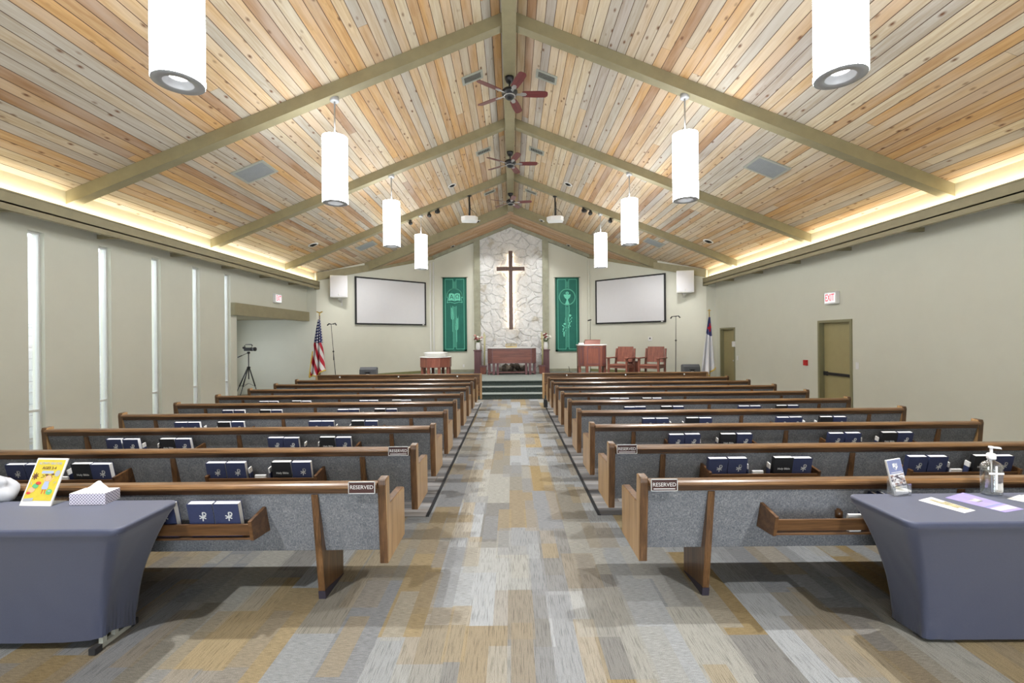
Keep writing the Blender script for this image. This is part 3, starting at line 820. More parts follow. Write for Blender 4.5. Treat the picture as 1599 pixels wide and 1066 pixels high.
# ------------------------------------------------------------------ cloth-covered tables
def make_table(s):
    """narrow folding table under a stretch cover; near the pew, running out of frame"""
    xi, xo = s*2.03, s*3.86
    y0, y1, zt = 2.30, 2.735, .752
    cx, cy = (xi+xo)/2, (y0+y1)/2
    r = empty('folding_table', (cx, cy, 0), 0, f'folding table under a slate blue stretch cloth on the {SIDE[s]}, holding ' + ('a yellow sign' if s < 0 else 'a hand sanitizer bottle'), 'table', 'cloth-covered tables')
    hx, hy = abs(xo-xi)/2, (y1-y0)/2
    def ring(hx, hy, rad, z, sag=0.0):
        P = []; ns = 26; nc = 6
        corners = [(1, 1, 0), (-1, 1, PI/2), (-1, -1, PI), (1, -1, 3*PI/2)]
        for ci, (sx, sy, a0) in enumerate(corners):
            for k in range(nc+1):
                a = a0 + PI/2*k/nc
                P.append((sx*(hx-rad)+rad*math.cos(a), sy*(hy-rad)+rad*math.sin(a), z))
            nx = corners[(ci+1) % 4]
            a = P[-1]; an = a0+PI/2
            b = (nx[0]*(hx-rad)+rad*math.cos(an), nx[1]*(hy-rad)+rad*math.sin(an), z)
            for k in range(1, ns):
                t_ = k/ns; P.append((a[0]+(b[0]-a[0])*t_, a[1]+(b[1]-a[1])*t_, z))
        return P
    bm = bmesh.new(); rings = []
    levels = [(0, .050, zt, 0), (.008, .05, zt-.003, 0), (.012, .052, zt-.012, 0), (.010, .052, zt-.030, 0), (.004, .052, zt-.040, 0)]
    K = 22
    for k in range(1, K+1):
        t_ = k/K; e = 1-(1-t_)**1.9
        levels.append((None, t_, e, 0))
    for L in levels:
        if L[0] is not None:
            rings.append(ring(hx+L[0]-.012, hy+L[0]-.012, L[1], L[2]))
        else:
            t_, e = L[1], L[2]
            P = [(x, y+.085*e, z) for x, y, z in ring(hx-.012-.235*e, hy-.012-.085*e, .052-.030*t_, 0)]
            Q = []
            for (x, y, _) in P:
                ex = min(1, abs(x)/(hx-.235)); ey = 0
                # the hem is tied to the four feet and lifts between them
                lift_x = .055*(1-abs(ex)**4) if abs(y) > hy-.14 else 0
                foot = (.10 if s < 0 else .045) - (.075 if s < 0 else .02)*max(0, min(1, (y-.03)/.18))
                z = (zt-.04)*(1-t_) + (foot - .02 + .0)*t_ + (.0 if y < 0 else 0)*t_
                if y < 0: z -= (.03 if s < 0 else 0)*t_*(1-abs(ex)**6)
                pull = math.sin(PI*t_)
                inx = 0
                iny = 0
                w = .006*t_*noise.noise(Vector((x*9, y*9+s*4, t_*3)))
                crn = max(0, t_-.78)/.22
                near = max(0, 1-((abs(x)-(hx-.247))**2+(abs(y-.08)-(hy-.10))**2)/.02)
                w += .007*crn*near*math.sin(x*210+y*260)
                X = x - math.copysign(inx-w, x); Y = y - math.copysign(iny-w, y)
                Q.append((X, Y, max(.012, z)))
            rings.append(Q)
    V = [[bm.verts.new(p) for p in R] for R in rings]
    n = len(V[0])
    top = bm.faces.new(V[0]); 
    for i in range(len(V)-1):
        for k in range(n):
            f = bm.faces.new([V[i][k], V[i+1][k], V[i+1][(k+1) % n], V[i][(k+1) % n]]); f.smooth = True
    bmesh.ops.recalc_face_normals(bm, faces=bm.faces[:])
    me = bpy.data.meshes.new('stretch_cloth'); bm.to_mesh(me); bm.free(); me.materials.append(M['cloth'])
    o = bpy.data.objects.new('stretch_cloth', me); COL.objects.link(o); o.parent = r
    MB().box(-hx+.02, hx-.02, -hy+.02, hy-.02, zt-.036, zt-.008).build('table_top', 'offwhite', r)
    for e in (-1, 1):
        l = MB(); X = e*(hx-.278)
        l.box(X-.012, X+.012, -.015, .010, .03, zt-.04); l.box(X-.012, X+.012, .060, .085, .03, zt-.04)
        l.bar((X, (-.03 if s < 0 else .04), .022), (X, (.19 if s < 0 else .17), .022), .026, .024)
        l.build('leg', 'ventmetal', r)
        for yy in ((-.05, .19) if s < 0 else (.03, .17)):
            MB().bar((X, yy-.02, .022), (X, yy+.025, .022), .036, .034).build('rubber_foot', 'blackmatte', [k for k in kids(r) if k.name.startswith('leg')][-1])
    return r
make_table(-1); make_table(1)
ZT = .752

# yellow slanted sign
o = at_z(55, 790, ZT)
sg = empty('sign_holder', (o.x, o.y, ZT), math.radians(-4), 'slanted clear sign holder with a yellow activity sheet, standing on the table', 'sign')
sl = empty('slanted_back'); 
def slant(mesh_o): mesh_o.rotation_euler = (math.radians(-21), math.radians(0), 0); return mesh_o
bpy.data.objects.remove(sl)
W, H = .200, .275
rt = math.radians(-22)
def on_sheet(ob): ob.rotation_euler = (rt, 0, 0); return ob
m = MB().box(-W/2, W/2, -.004, .004, 0, H, .001); on_sheet(m.build('acrylic_holder', 'paper', sg))
m = MB().box(-W/2, W/2, -.0, .14, 0, .004, .001); m.build('foot_plate', 'acrylic', sg)
M['yellow'] = plain('yellow_print', (0.58, 0.47, 0.05), 0.5, var=0.08, scale=25)
M['skin'] = plain('print_peach', (0.72, 0.42, 0.25), 0.6); M['pgreen'] = plain('print_green', (0.10, 0.42, 0.18), 0.6)
M['pred'] = plain('print_red', (0.60, 0.06, 0.05), 0.6); M['pblue'] = plain('print_blue', (0.35, 0.42, 0.60), 0.6)
M['pgrey'] = plain('print_grey', (0.36, 0.38, 0.42), 0.6); M['pbrown'] = plain('print_brown', (0.14, 0.06, 0.03), 0.6)
m = MB().box(-W/2+.010, W/2-.010, -.0056, -.004, .030, H-.010)
sh = on_sheet(m.build('printed_sheet', 'yellow', sg))
art = MB()
def disc(mb, cx, cz, rx, rz, mi, y=-.0062, n=14):
    mb.prism([(cx+rx*math.cos(2*PI*k/n), cz+rz*math.sin(2*PI*k/n)) for k in range(n)], y-.0006, y, 'y', mi=mi); return mb
# child with raised arms, a crawling child, gear, speech bubble, bag, spark lines
disc(art, .022, .158, .020, .017, 0); disc(art, .022, .163, .021, .014, 5, -.0058); disc(art, .004, .176, .012, .005, 5); disc(art, .042, .180, .010, .006, 5)
art.prism([(.008, .140), (.036, .140), (.042, .105), (.002, .105)], -.0070, -.0062, 'y', mi=3)
art.prism([(.002, .106), (.043, .106), (.040, .094), (.006, .094)], -.0076, -.0068, 'y', mi=3)
stroke_mb(art, [(.008, .136, -.006, .158), (.036, .136, .056, .160)], .005, -.0062, mi=0)
stroke_mb(art, [(.015, .094, .013, .070), (.030, .094, .032, .070)], .005, -.0062, mi=2)
disc(art, -.030, .128, .018, .010, 2); disc(art, -.042, .112, .020, .015, 1); disc(art, -.058, .090, .022, .016, 0); disc(art, -.070, .072, .014, .008, 2)
for k in range(8):
    a = k*PI/4; stroke_mb(art, [(-.066, .168, -.066+.020*math.cos(a), .168+.020*math.sin(a))], .005, -.0064, mi=5)
disc(art, -.066, .168, .013, .013, 5)
disc(art, .070, .186, .016, .018, 4); disc(art, .058, .080, .020, .016, 1); stroke_mb(art, [(.052, .085, .064, .085)], .006, -.007, mi=3)
stroke_mb(art, [(-.024, .176, -.008, .170), (-.026, .160, -.008, .166)], .003, -.0062, mi=5)
stroke_mb(art, [(-.080, .135, -.072, .120), (.068, .130, .078, .138)], .003, -.0062, mi=4)
art.prism([(-.034, .200), (.042, .200), (.042, .184), (-.034, .184)], -.0068, -.006, 'y', mi=3)
art.prism([(-.086, .026), (-.026, .029), (-.026, .046), (-.088, .040)], -.0068, -.006, 'y', mi=4)
art_o = on_sheet(art.build('printed_drawings', ['skin', 'pgreen', 'pred', 'pblue', 'pgrey', 'pbrown'], sh)); art_o.rotation_euler = (0, 0, 0)
lettering('lettering', 'ACTIVITY BAG FOR', .019, 'pgrey', sh, (.0, -.0062, .243), bold=.0005, width=.150)
lettering('lettering', 'AGES 2-4', .021, 'pbrown', sh, (.004, -.0062, .216), bold=.0005, width=.092)

# tissue box
o = at_z(136, 788, ZT)
tb = empty('tissue_box', (o.x, o.y+.052, ZT), math.radians(1), 'patterned tissue box with a white tissue pulled up, on the table', 'tissue box')
t = NT('dotted_card')
sp = t.n('SeparateXYZ', Vector=t.n('TexCoord').outputs['Object'])
def lattice(a, b, p):
    ra = t.math('DIVIDE', t.math('ADD', a, b), p); rb = t.math('DIVIDE', t.math('SUBTRACT', a, b), p)
    fa = t.math('ABSOLUTE', t.math('SUBTRACT', t.math('FRACT', ra), .5)); fb = t.math('ABSOLUTE', t.math('SUBTRACT', t.math('FRACT', rb), .5))
    return t.math('LESS_THAN', t.math('MAXIMUM', fa, fb), .27)
hz = t.math('ADD', sp.outputs[0], t.math('MULTIPLY', sp.outputs[1], 1.0))
M['dots'] = t.bsdf(t.mix(lattice(hz, sp.outputs[2], .0185), (0.62, 0.60, 0.70), (0.10, 0.10, 0.17)), 0.6)
m = MB().box(-.105, .105, -.052, .052, 0, .066, .001); m.build('carton', 'dots', tb)
MB().box(-.104, .104, -.051, .051, .0662, .0672).build('carton_lid', 'paper', tb)
bm = bmesh.new(); N = 16; rows = []
for i in range(9):
    h = i/8; row = []
    for k in range(N):
        a = 2*PI*k/N; wob = 1+.30*math.sin(3*a+h*2)+.12*math.sin(7*a)
        rr = (.048*(1-h)**1.0+.006)*wob
        row.append(bm.verts.new((rr*1.25*math.cos(a)+.024*h, rr*.45*math.sin(a), .0672+.058*h)))
    rows.append(row)
for i in range(8):
    for k in range(N):
        f = bm.faces.new([rows[i][k], rows[i][(k+1) % N], rows[i+1][(k+1) % N], rows[i+1][k]]); f.smooth = True
bm.faces.new(rows[-1])
me = bpy.data.meshes.new('tissue'); bm.to_mesh(me); bm.free(); me.materials.append(M['paper'])
o = bpy.data.objects.new('tissue', me); COL.objects.link(o); o.parent = tb
# grey rounded bundle at the frame edge
o = at_z(-8, 790, ZT)
M['greyfelt'] = plain('pale_grey_fabric', (0.40, 0.41, 0.44), 0.9, var=.08)
b = MB().ball((0, 0, .075), .09, 0, 3, (1.0, .8, .80), .9).build('fabric_bundle', 'greyfelt'); b.location = (o.x-.10, o.y+.1, ZT)
tag(b, 'pale grey rounded fabric bundle at the table edge behind the yellow sign', 'bundle')

# brochure holder
o = at_z(1408, 773, ZT)
bh = empty('brochure_holder', (o.x, o.y, ZT), math.radians(8), 'clear holder with folded blue and white leaflets on the table', 'brochure holder')
m = MB(); m.box(-.055, .055, -.012, -.010, 0, .070); m.box(-.055, .055, .040, .042, 0, .09)
m.prism([(-.012, 0), (.042, 0), (.042, .09), (-.012, .05)], -.055, -.053, 'x'); m.prism([(-.012, 0), (.042, 0), (.042, .09), (-.012, .05)], .053, .055, 'x')
m.box(-.055, .055, -.012, .042, 0, .003); m.build('acrylic_pocket', 'acrylic', bh)
lf = MB().box(-.049, .049, -.006, .006, .004, .212, .001).build('leaflets', 'paper', bh); lf.rotation_euler = (math.radians(-9), math.radians(-6), 0); lf.location = (0, .004, 0)
M['pslate'] = plain('print_slate', (0.19, 0.22, 0.38), 0.5)
MB().box(-.046, .046, -.0072, -.006, .128, .208).build('blue_panel', 'pslate', lf)
t = NT('printed_photo'); v = t.n('TexVoronoi', Vector=t.coord('Object', (60, 60, 95)), Scale=1.0)
M['photo'] = t.bsdf(t.ramp(t.n('SeparateColor', Color=v.outputs[1]).outputs[0], [(0, (.08, .07, .09)), (.35, (.35, .32, .32)), (.65, (.60, .60, .62)), (.9, (.30, .20, .18))], 'CONSTANT'), .6)
MB().box(-.046, .046, -.0072, -.006, .052, .122).build('photo_panel', 'photo', lf)
MB().box(-.040, .040, -.0072, -.006, .038, .044).build('caption_strip', 'pgrey', lf)
cr = MB()
cr.prism([(-.016, .188), (.016, .188), (.016, .165), (.0, .147), (-.016, .165)], -.0080, -.0072, 'y', mi=0)
cr.prism([(-.0, .188), (.013, .188), (.013, .170), (0, .170)], -.0086, -.0079, 'y', mi=1)
cr.prism([(-.014, .167), (0, .167), (0, .150), (-.010, .160)], -.0086, -.0079, 'y', mi=1)
cr.prism([(.003, .186), (.010, .186), (.010, .173), (.003, .173)], -.0092, -.0085, 'y', mi=0)
cr.build('crest', ['paper', 'pslate'], lf)
MB().box(-.036, .036, -.0080, -.0072, .134, .137).build('title_line', 'paper', lf)

# leaflets lying flat
def flat_sheet(name, corners, mats, label, cat, extra=None, dz=0.0):
    P = [at_z(x, y, ZT) for x, y in corners]
    c = sum(P, Vector())/4
    m = MB(); z = .0012+dz
    q = [(p.x-c.x, p.y-c.y) for p in P]
    m.hexa([(a, b, dz+.0003) for a, b in q]+[(a, b, z) for a, b in q])
    o = m.build(name, mats[0]); o.location = (c.x, c.y, ZT)
    tag(o, label, cat)
    if extra: extra(o, q, z)
    return o
def lerp2(q, u, v):
    a = Vector(q[0]).lerp(Vector(q[1]), u); b = Vector(q[3]).lerp(Vector(q[2]), u); return a.lerp(b, v)
M['lilac'] = plain('lilac_print', (0.30, 0.255, 0.54), 0.5, var=.12, scale=14)
M['lilacpale'] = plain('pale_lilac_print', (0.50, 0.46, 0.66), 0.5, var=.05)
M['floral'] = plain('tan_floral_print', (0.34, 0.30, 0.17), 0.6, var=.5, scale=40)
def deco(o, q, z, rects):
    for name, mat, u0, u1, v0, v1 in rects:
        P = [lerp2(q, u0, v0), lerp2(q, u1, v0), lerp2(q, u1, v1), lerp2(q, u0, v1)]
        m = MB(); m.hexa([(p.x, p.y, z) for p in P]+[(p.x, p.y, z+.0005) for p in P]); m.build(name, mat, o)
flat_sheet('leaflet', [(1434, 781), (1454, 776), (1523, 797), (1506, 801)], ['paper'], 'white leaflet with a tan floral print lying flat on the table', 'leaflet',
           lambda o, q, z: deco(o, q, z, [('floral_print', 'floral', .45, .70, .1, .75), ('floral_print', 'floral', .72, .96, .35, .9), ('printed_line', 'pgrey', .28, .45, .3, .45)]))
def lil(o, q, z):
    deco(o, q, z, [('pale_band', 'lilacpale', .02, .98, .76, .92), ('dark_line', 'pslate', .05, .95, .66, .70)])
    c = lerp2(q, .5, .40); e = lerp2(q, .6, .40)-c
    lettering('lettering', 'Grace', .052, 'paper', o, (c.x, c.y, z+.0004), rot=(0, 0, math.atan2(e.y, e.x)), bold=.0004) if False else None
    segs = MB()
    for k in range(7):
        a = lerp2(q, .36+.045*k, .30); b = lerp2(q, .385+.045*k, .46); d = lerp2(q, .40+.045*k, .30)
        for p0, p1 in ((a, b), (b, d)): segs.bar((p0.x, p0.y, z+.0006), (p1.x, p1.y, z+.0006), .006, .0006)
    segs.build('scrolled_print', 'paper', o)
flat_sheet('leaflet', [(1476, 777), (1504, 769), (1599, 795), (1569, 800)], ['lilac'], 'lilac leaflet with white script lying flat in front of the bottle', 'leaflet', lil)
flat_sheet('paper_sheet', [(1572, 779), (1592, 773), (1650, 783), (1640, 792)], ['paper'], 'white paper at the table edge beyond the bottle, topmost sheet', 'paper', dz=.0014)
flat_sheet('paper_sheet', [(1578, 778), (1604, 771), (1660, 781), (1640, 794)], ['paper'], 'white paper beneath another sheet at the table edge beyond the bottle', 'paper')

# sanitizer bottle
o = at_z(1554, 774, ZT)
sb = empty('sanitizer_bottle', (o.x, o.y+.02, ZT), math.radians(-6), 'clear hand sanitizer bottle with a white pump on the table', 'bottle'); sb.scale = (1.2, 1.2, 1.2)
def oval(prof, rx, ry, seg=28):
    m = MB(); R = []
    for k, h in prof:
        R.append([m.bm.verts.new((rx*k*math.copysign(abs(math.cos(2*PI*i/seg))**.55, math.cos(2*PI*i/seg)), ry*k*math.copysign(abs(math.sin(2*PI*i/seg))**.55, math.sin(2*PI*i/seg)), h)) for i in range(seg)])
    for i in range(len(R)-1):
        for k in range(seg):
            f = m.bm.faces.new([R[i][k], R[i][(k+1) % seg], R[i+1][(k+1) % seg], R[i+1][k]]); f.smooth = True
    m.bm.faces.new(R[0][::-1]); m.bm.faces.new(R[-1]); return m
oval([(.92, 0), (1, .006), (1, .135), (.97, .148), (.80, .160), (.50, .168), (.34, .172), (.34, .182)], .042, .026).build('bottle_body', 'bottle', sb)
M['gel'] = clear('clear_gel', (0.93, 0.95, 0.96), 0.03)
oval([(.88, .004), (.94, .008), (.94, .120), (.94, .122)], .042, .026).build('gel', 'gel', sb)
m = MB().lathe([(.017, .180), (.018, .184), (.018, .204), (.013, .208), (.006, .210), (.006, .232), (.011, .234), (.011, .242), (0, .244)], seg=18)
m.prism([(-.010, .234), (-.008, .243), (.040, .238), (.044, .228), (.038, .230)], -.006, .006, 'y')
m.build('pump', 'white', sb)
MB().tube([(0, 0, .18), (.002, 0, .012)], .003, 8).build('dip_tube', 'white', sb)
m = MB(); m.box(-.005, .005, -.0275, -.0262, .035, .150); m.box(-.034, .034, -.0275, -.0262, .108, .118); m.build('cross_label', 'white', sb)
# ------------------------------------------------------------------ cross, banners, screens, speakers
zc0 = at(798, 453, 17.0)
cr = empty('wooden_cross', (-.018, 16.98, 2.05), 0, 'tall dark wooden cross glowing from behind on the pale stone wall', 'cross')
m = MB().box(-.075, .075, -.05, .05, 0, 2.97, .006); m.build('upright', 'cross', cr)
MB().box(-.53, .53, -.055, .045, 2.22, 2.37, .006).build('crossbar', 'cross', cr)
l = MB(); l.box(-.045, .045, .062, .068, .10, 2.88); l.box(-.48, .48, .062, .068, 2.27, 2.32); l.build('backlight_strip', 'cross_led', cr)
m = MB()
for z in (.4, 1.6, 2.7): m.box(-.02, .02, .05, .14, z, z+.06)
m.build('wall_mount', 'black', cr)

M['bgreen'] = plain('banner_green', (0.010, 0.135, 0.102), 0.75, var=.10, scale=3)
M['bgreen2'] = plain('banner_green_border', (0.005, 0.100, 0.068), 0.75, var=.05)
M['mint'] = plain('banner_mint', (0.16, 0.62, 0.46), 0.75, var=.05)
def banner(s, label):
    W, H = .91, 2.83
    c = at(709.7 if s < 0 else 885.3, 433, Y2-.05)
    r = empty('hanging_banner', (c.x, Y2-.06, c.z), 0, label, 'banner', 'chancel banners')
    bm = bmesh.new(); nx = 40; G = []
    for i in range(nx+1):
        x = -W/2+W*i/nx; G.append([])
        for j in range(13):
            z = -H*j/12; yy = .010*math.sin(x*17+s)*(j/12) + .006*math.sin(x*41)*(j/12)
            G[-1].append((x, yy, z))
    for off, fl in ((0, False), (.006, True)):
        V = [[bm.verts.new((p[0], p[1]+off, p[2])) for p in col] for col in G]
        for i in range(nx):
            for j in range(12):
                q = [V[i][j], V[i][j+1], V[i+1][j+1], V[i+1][j]]
                f = bm.faces.new(q[::-1] if fl else q); f.smooth = True
    me = bpy.data.meshes.new('cloth'); bm.to_mesh(me); bm.free(); me.materials.append(M['bgreen'])
    o = bpy.data.objects.new('cloth', me); COL.objects.link(o); o.parent = r
    MB().tube([(-W/2-.05, .004, .0), (W/2+.05, .004, .0)], .014, 8).build('hanging_rod', 'post', r)
    y = -.020
    b = MB()
    for q in ((-W/2, -W/2+.085), (W/2-.085, W/2)): b.box(q[0], q[1], y+.008, y+.010, -H, 0)
    b.box(-W/2, W/2, y+.008, y+.010, -H, -H+.07); b.box(-W/2, W/2, y+.008, y+.010, -.05, 0)
    b.build('dark_border', 'bgreen2', r)
    a = MB(); w = .014
    for sx in (-1, 1):
        x0, x1 = sx*.06, sx*(W/2-.095)
        S = [(x0, -.08, x1, -.08), (x1, -.08, x1, -H+.09), (x1, -H+.09, x0, -H+.09), (x0, -H+.09, x0, -1.10 if s < 0 else -1.06), (x0, -.08, x0, -.42)]
        stroke_mb(a, S, w, y+.006)
    for xx in (-.03, -.012, .012, .03):
        stroke_mb(a, [(xx, -.16, xx, -.40), (xx, -1.12, xx, -H+.16)], .006, y+.006)
    if s < 0:
        # arch over an open book with Alpha and Omega, two ears of wheat below
        stroke_mb(a, arc(0, -.72, .285, -.2, PI+.2, 26), .05, y+.005)
        bk = [(-.215, -.62), (-.12, -.605), (-.01, -.635), (.10, -.605), (.205, -.625), (.225, -.90), (.10, -.885), (0, -.915), (-.11, -.88), (-.235, -.895)]
        a.prism(bk, y, y+.004, 'y')
        stroke_mb(a, [(-.29, -.97, -.17, -.945), (-.17, -.945, 0, -.99), (0, -.99, .17, -.945), (.17, -.945, .29, -.965), (-.29, -.97, -.25, -.80), (.29, -.965, .25, -.80)], .018, y+.005)
        d = MB()
        stroke_mb(d, [(-.175, -.82, -.115, -.665), (-.115, -.665, -.05, -.82), (-.15, -.768, -.08, -.768)], .022, y-.001)
        stroke_mb(d, arc(.105, -.725, .058, -.9, PI+.9, 18) + [(.052, -.805, .088, -.795), (.122, -.795, .158, -.805)], .022, y-.001)
        stroke_mb(d, [(-.003, -.64, -.003, -.905)], .012, y-.001)
        d.build('lettering', 'bgreen2', r)
        for (cx, z0, z1, tl) in ((-.085, -1.62, -1.22, -.03), (.075, -2.02, -1.62, .03)):
            for k in range(9):
                f_ = k/8; zz = z0+(z1-z0)*f_; sp = .062*(1-.55*f_)
                for sx in (-1, 1):
                    px = cx+tl*f_
                    a.prism([(px, zz), (px+sx*sp*.55, zz+.015), (px+sx*sp, zz+.075), (px+sx*sp*.3, zz+.055)], y, y+.004, 'y')
                    stroke_mb(a, [(px+sx*sp, zz+.07, px+sx*sp*1.15, zz+.15)], .004, y+.003)
            stroke_mb(a, [(cx, z0-.45, cx, z0)], .012, y+.005)
    else:
        # ring with a chalice, bunches of grapes below
        stroke_mb(a, arc(0, -.75, .300, 0, 2*PI, 40), .045, y+.005)
        disc(a, 0, -.60, .062, .052, 0, y+.004)
        a.prism([(-.135, -.655), (.135, -.655), (.125, -.72), (.085, -.79), (.028, -.835), (.026, -.87), (.060, -.95), (.085, -1.03), (-.085, -1.03), (-.060, -.95), (-.026, -.87), (-.028, -.835), (-.085, -.79), (-.125, -.72)], y, y+.004, 'y')
        stroke_mb(a, [(.07, -1.08, .09, -1.28), (.09, -1.28, .06, -1.40), (.06, -1.40, .10, -1.48), (-.08, -1.54, -.10, -1.66), (-.1, -1.66, -.08, -1.7)], .010, y+.005)
        rg = random.Random(8)
        for gx, gz in ((.10, -1.46), (-.11, -1.78)):
            a.prism([(gx-.05, gz), (gx, gz+.05), (gx+.06, gz+.01), (gx+.01, gz-.05)], y, y+.004, 'y')
            for k in range(16):
                f_ = k/15; disc(a, gx+rg.uniform(-.075, .075)*(1-.5*f_)-.03*f_, gz-.06-.40*f_, .021, .026, 0, y+.004, 8)
        d = MB(); stroke_mb(d, [(-.03, -.60, .03, -.60), (0, -.57, 0, -.63)], .010, y-.001); d.build('lettering', 'bgreen2', r)
    a.build('mint_applique', 'mint', r)
banner(-1, 'green hanging banner with an open book, Alpha and Omega, and wheat ears')
banner(1, 'green hanging banner with a ringed chalice above bunches of grapes')

def on_angled(s, u_px, off):
    """point on an angled chancel wall hit by the sight line through pixel column u_px, pulled off the wall"""
    u = (u_px-CX)/F
    dx, dy = s*XA-s*XB, Y2-Y1
    # s*XB + t*dx = u*(Y1+t*dy)
    t_ = (u*Y1 - s*XB)/(dx - u*dy)
    p = Vector((s*XB+t_*dx, Y1+t_*dy)); n = Vector((-s*dy, dx*s*1.0)); n = Vector((dy, -dx)) * (-s); n.normalize()
    if n.y > 0: n = -n
    return p + n*off, n
def proj_screen(s, xl, xr, label):
    pa, n = on_angled(s, xl, .06); pb, _ = on_angled(s, xr, .06)
    c = (pa+pb)/2; w = (pb-pa).length
    near = pa if s < 0 else pb
    # vertical extent measured at the nearer edge
    ytop, ybot = (431.0, 506.3) if s < 0 else (426.0, 502.5)
    zt = at(xl if s < 0 else xr, ytop, near.y).z; zb = at(xl if s < 0 else xr, ybot, near.y).z
    a = math.atan2(pb.y-pa.y, pb.x-pa.x)
    r = empty('projection_screen', (c.x, c.y, (zt+zb)/2), a, label, 'screen', 'projection screens')
    h = zt-zb
    MB().box(-w/2+.04, w/2-.04, -.012, .012, -h/2+.04, h/2-.04).build('screen_surface', 'screen', r)
    m = MB()
    for q in ((-w/2, -w/2+.055), (w/2-.055, w/2)): m.box(q[0], q[1], -.025, .02, -h/2, h/2, .003)
    for q in ((-h/2, -h/2+.05), (h/2-.05, h/2)): m.box(-w/2+.055, w/2-.055, -.025, .02, q[0], q[1], .003)
    m.build('black_frame', 'blackmatte', r)
    MB().box(w/2-.16, w/2-.09, -.030, -.025, -h/2+.005, -h/2+.04).build('maker_tab', 'offwhite', r)
    return r
proj_screen(-1, 553.6, 664, 'black-framed projection screen on the angled wall above the US flag side', )
proj_screen(1, 932, 1041.3, 'black-framed projection screen above the two wooden armchairs')

def wall_speaker(s, x, y, label):
    p, n = on_angled(s, x, .34)
    c = at(x, y, p.y)
    a = math.atan2(-n.x, n.y) + PI
    r = empty('wall_speaker', (c.x, c.y, c.z-.36), math.atan2(-n.x, n.y)*.35 - PI*0, label, 'speaker', 'wall speakers')
    r.rotation_euler = (0, 0, (-.24 if s > 0 else .24))
    m = MB(); m.prism([(-.27, -.15), (.27, -.15), (.20, .17), (-.20, .17)], 0, .71, 'z', .012); m.build('cabinet', 'offwhite', r)
    MB().box(-.255, .255, -.165, -.150, .03, .68, .004).build('front_grille', 'screen', r)
    MB().lathe([(.022, 0), (.022, .006), (0, .006)], (0, 0, 0), 14, 'y').build('badge', 'offwhite', r, loc=(0, -.171, .09))
    m = MB(); m.box(-.05, .05, .0, .16, -.05, 0); m.bar((0, .10, -.05), (0, .34, -.12), .05, .04); m.box(-.05, .05, .30, .34, -.24, .02); m.build('wall_bracket', 'offwhite', r)
    return r
wall_speaker(-1, 530, 447.5, 'white loudspeaker on the angled wall above the US flag')
wall_speaker(1, 1069, 440, 'white loudspeaker on the angled wall above the white and blue flag')

# ------------------------------------------------------------------ chancel furniture
# communion table
c = at_z(799.5, 584.5, ZS)
ta = empty('altar_table', (0.0, 16.08, ZS), 0, 'wide plum-stained communion table with a pale top, centred before the stone wall', 'table')
hw = .86
m = MB(); m.prism([(-hw, .28), (-hw, -.16), (-hw+.15, -.28), (hw-.15, -.28), (hw, -.16), (hw, .28)], .40, .93, 'z', .004); m.build('apron_box', 'plumx', ta)
m = MB(); m.box(-hw+.20, hw-.20, -.292, -.28, .43, .88); m.build('front_panel', 'cherryx', ta)
m = MB(); f = .02
for q in ((-hw+.17, hw-.17, .88, .91), (-hw+.17, hw-.17, .405, .432)): m.box(q[0], q[1], -.298, -.28, q[2], q[3])
for sx in (-1, 1): m.box(*sorted((sx*(hw-.17), sx*(hw-.20))), -.298, -.28, .432, .88)
m.build('panel_moulding', 'plumx', ta)
m = MB(); m.prism([(-hw-.03, .31), (-hw-.03, -.18), (-hw+.14, -.31), (hw-.14, -.31), (hw+.03, -.18), (hw+.03, .31)], .93, .96, 'z', .004); m.build('top', 'paper', ta)
for sx in (-1, 1):
    for q, yy in ((.81, -.13), (.64, -.235), (.81, .2), (.5, -.235)):
        MB().box(sx*q-.04, sx*q+.04, yy-.04, yy+.04, 0, .41, .004).build('leg', 'plum', ta)
MB().box(-.80, .80, -.20, .20, .055, .095, .004).build('low_shelf', 'plumx', ta)
# arrangement seen under the table
r = empty('stone_arrangement', (0.02, 16.62, ZS), 0, 'dark low arrangement of stones glimpsed between the communion table legs', 'arrangement')
rg = random.Random(4)
for k in range(11):
    MB().ball((-.42+.085*k, rg.uniform(-.05, .05), .13+rg.uniform(0, .10)), rg.uniform(.10, .15), 0, 2, (1.1, .8, 1), .5).build('stone', 'rock' if k % 3 else 'tan', r)
# open book on a brass stand
bs = empty('book_stand', (-.02, 16.05, ZS+.96), 0, 'open book on a low brass stand on the communion table', 'book stand')
m = MB(); m.bar((-.19, -.04, .01), (.19, -.04, .01), .02, .02); m.bar((-.15, -.06, .01), (-.15, .10, .01), .02, .02); m.bar((.15, -.06, .01), (.15, .10, .01), .02, .02); m.hexa([(-.20, -.05, .02), (.20, -.05, .02), (.20, -.03, .02), (-.20, -.03, .02), (-.20, .06, .13), (.20, .06, .13), (.20, .08, .13), (-.20, .08, .13)])
m.build('stand', 'brass', bs)
m = MB()
for sx in (-1, 1):
    m.hexa([(0, -.07, .035), (sx*.185, -.07, .025), (sx*.185, -.05, .025), (0, -.05, .035), (0, .04, .155), (sx*.185, .04, .140), (sx*.185, .06, .140), (0, .06, .155)])
m.build('open_pages', plain('parchment_pages', (0.36, 0.33, 0.25), .8, var=.55, scale=14), bs)

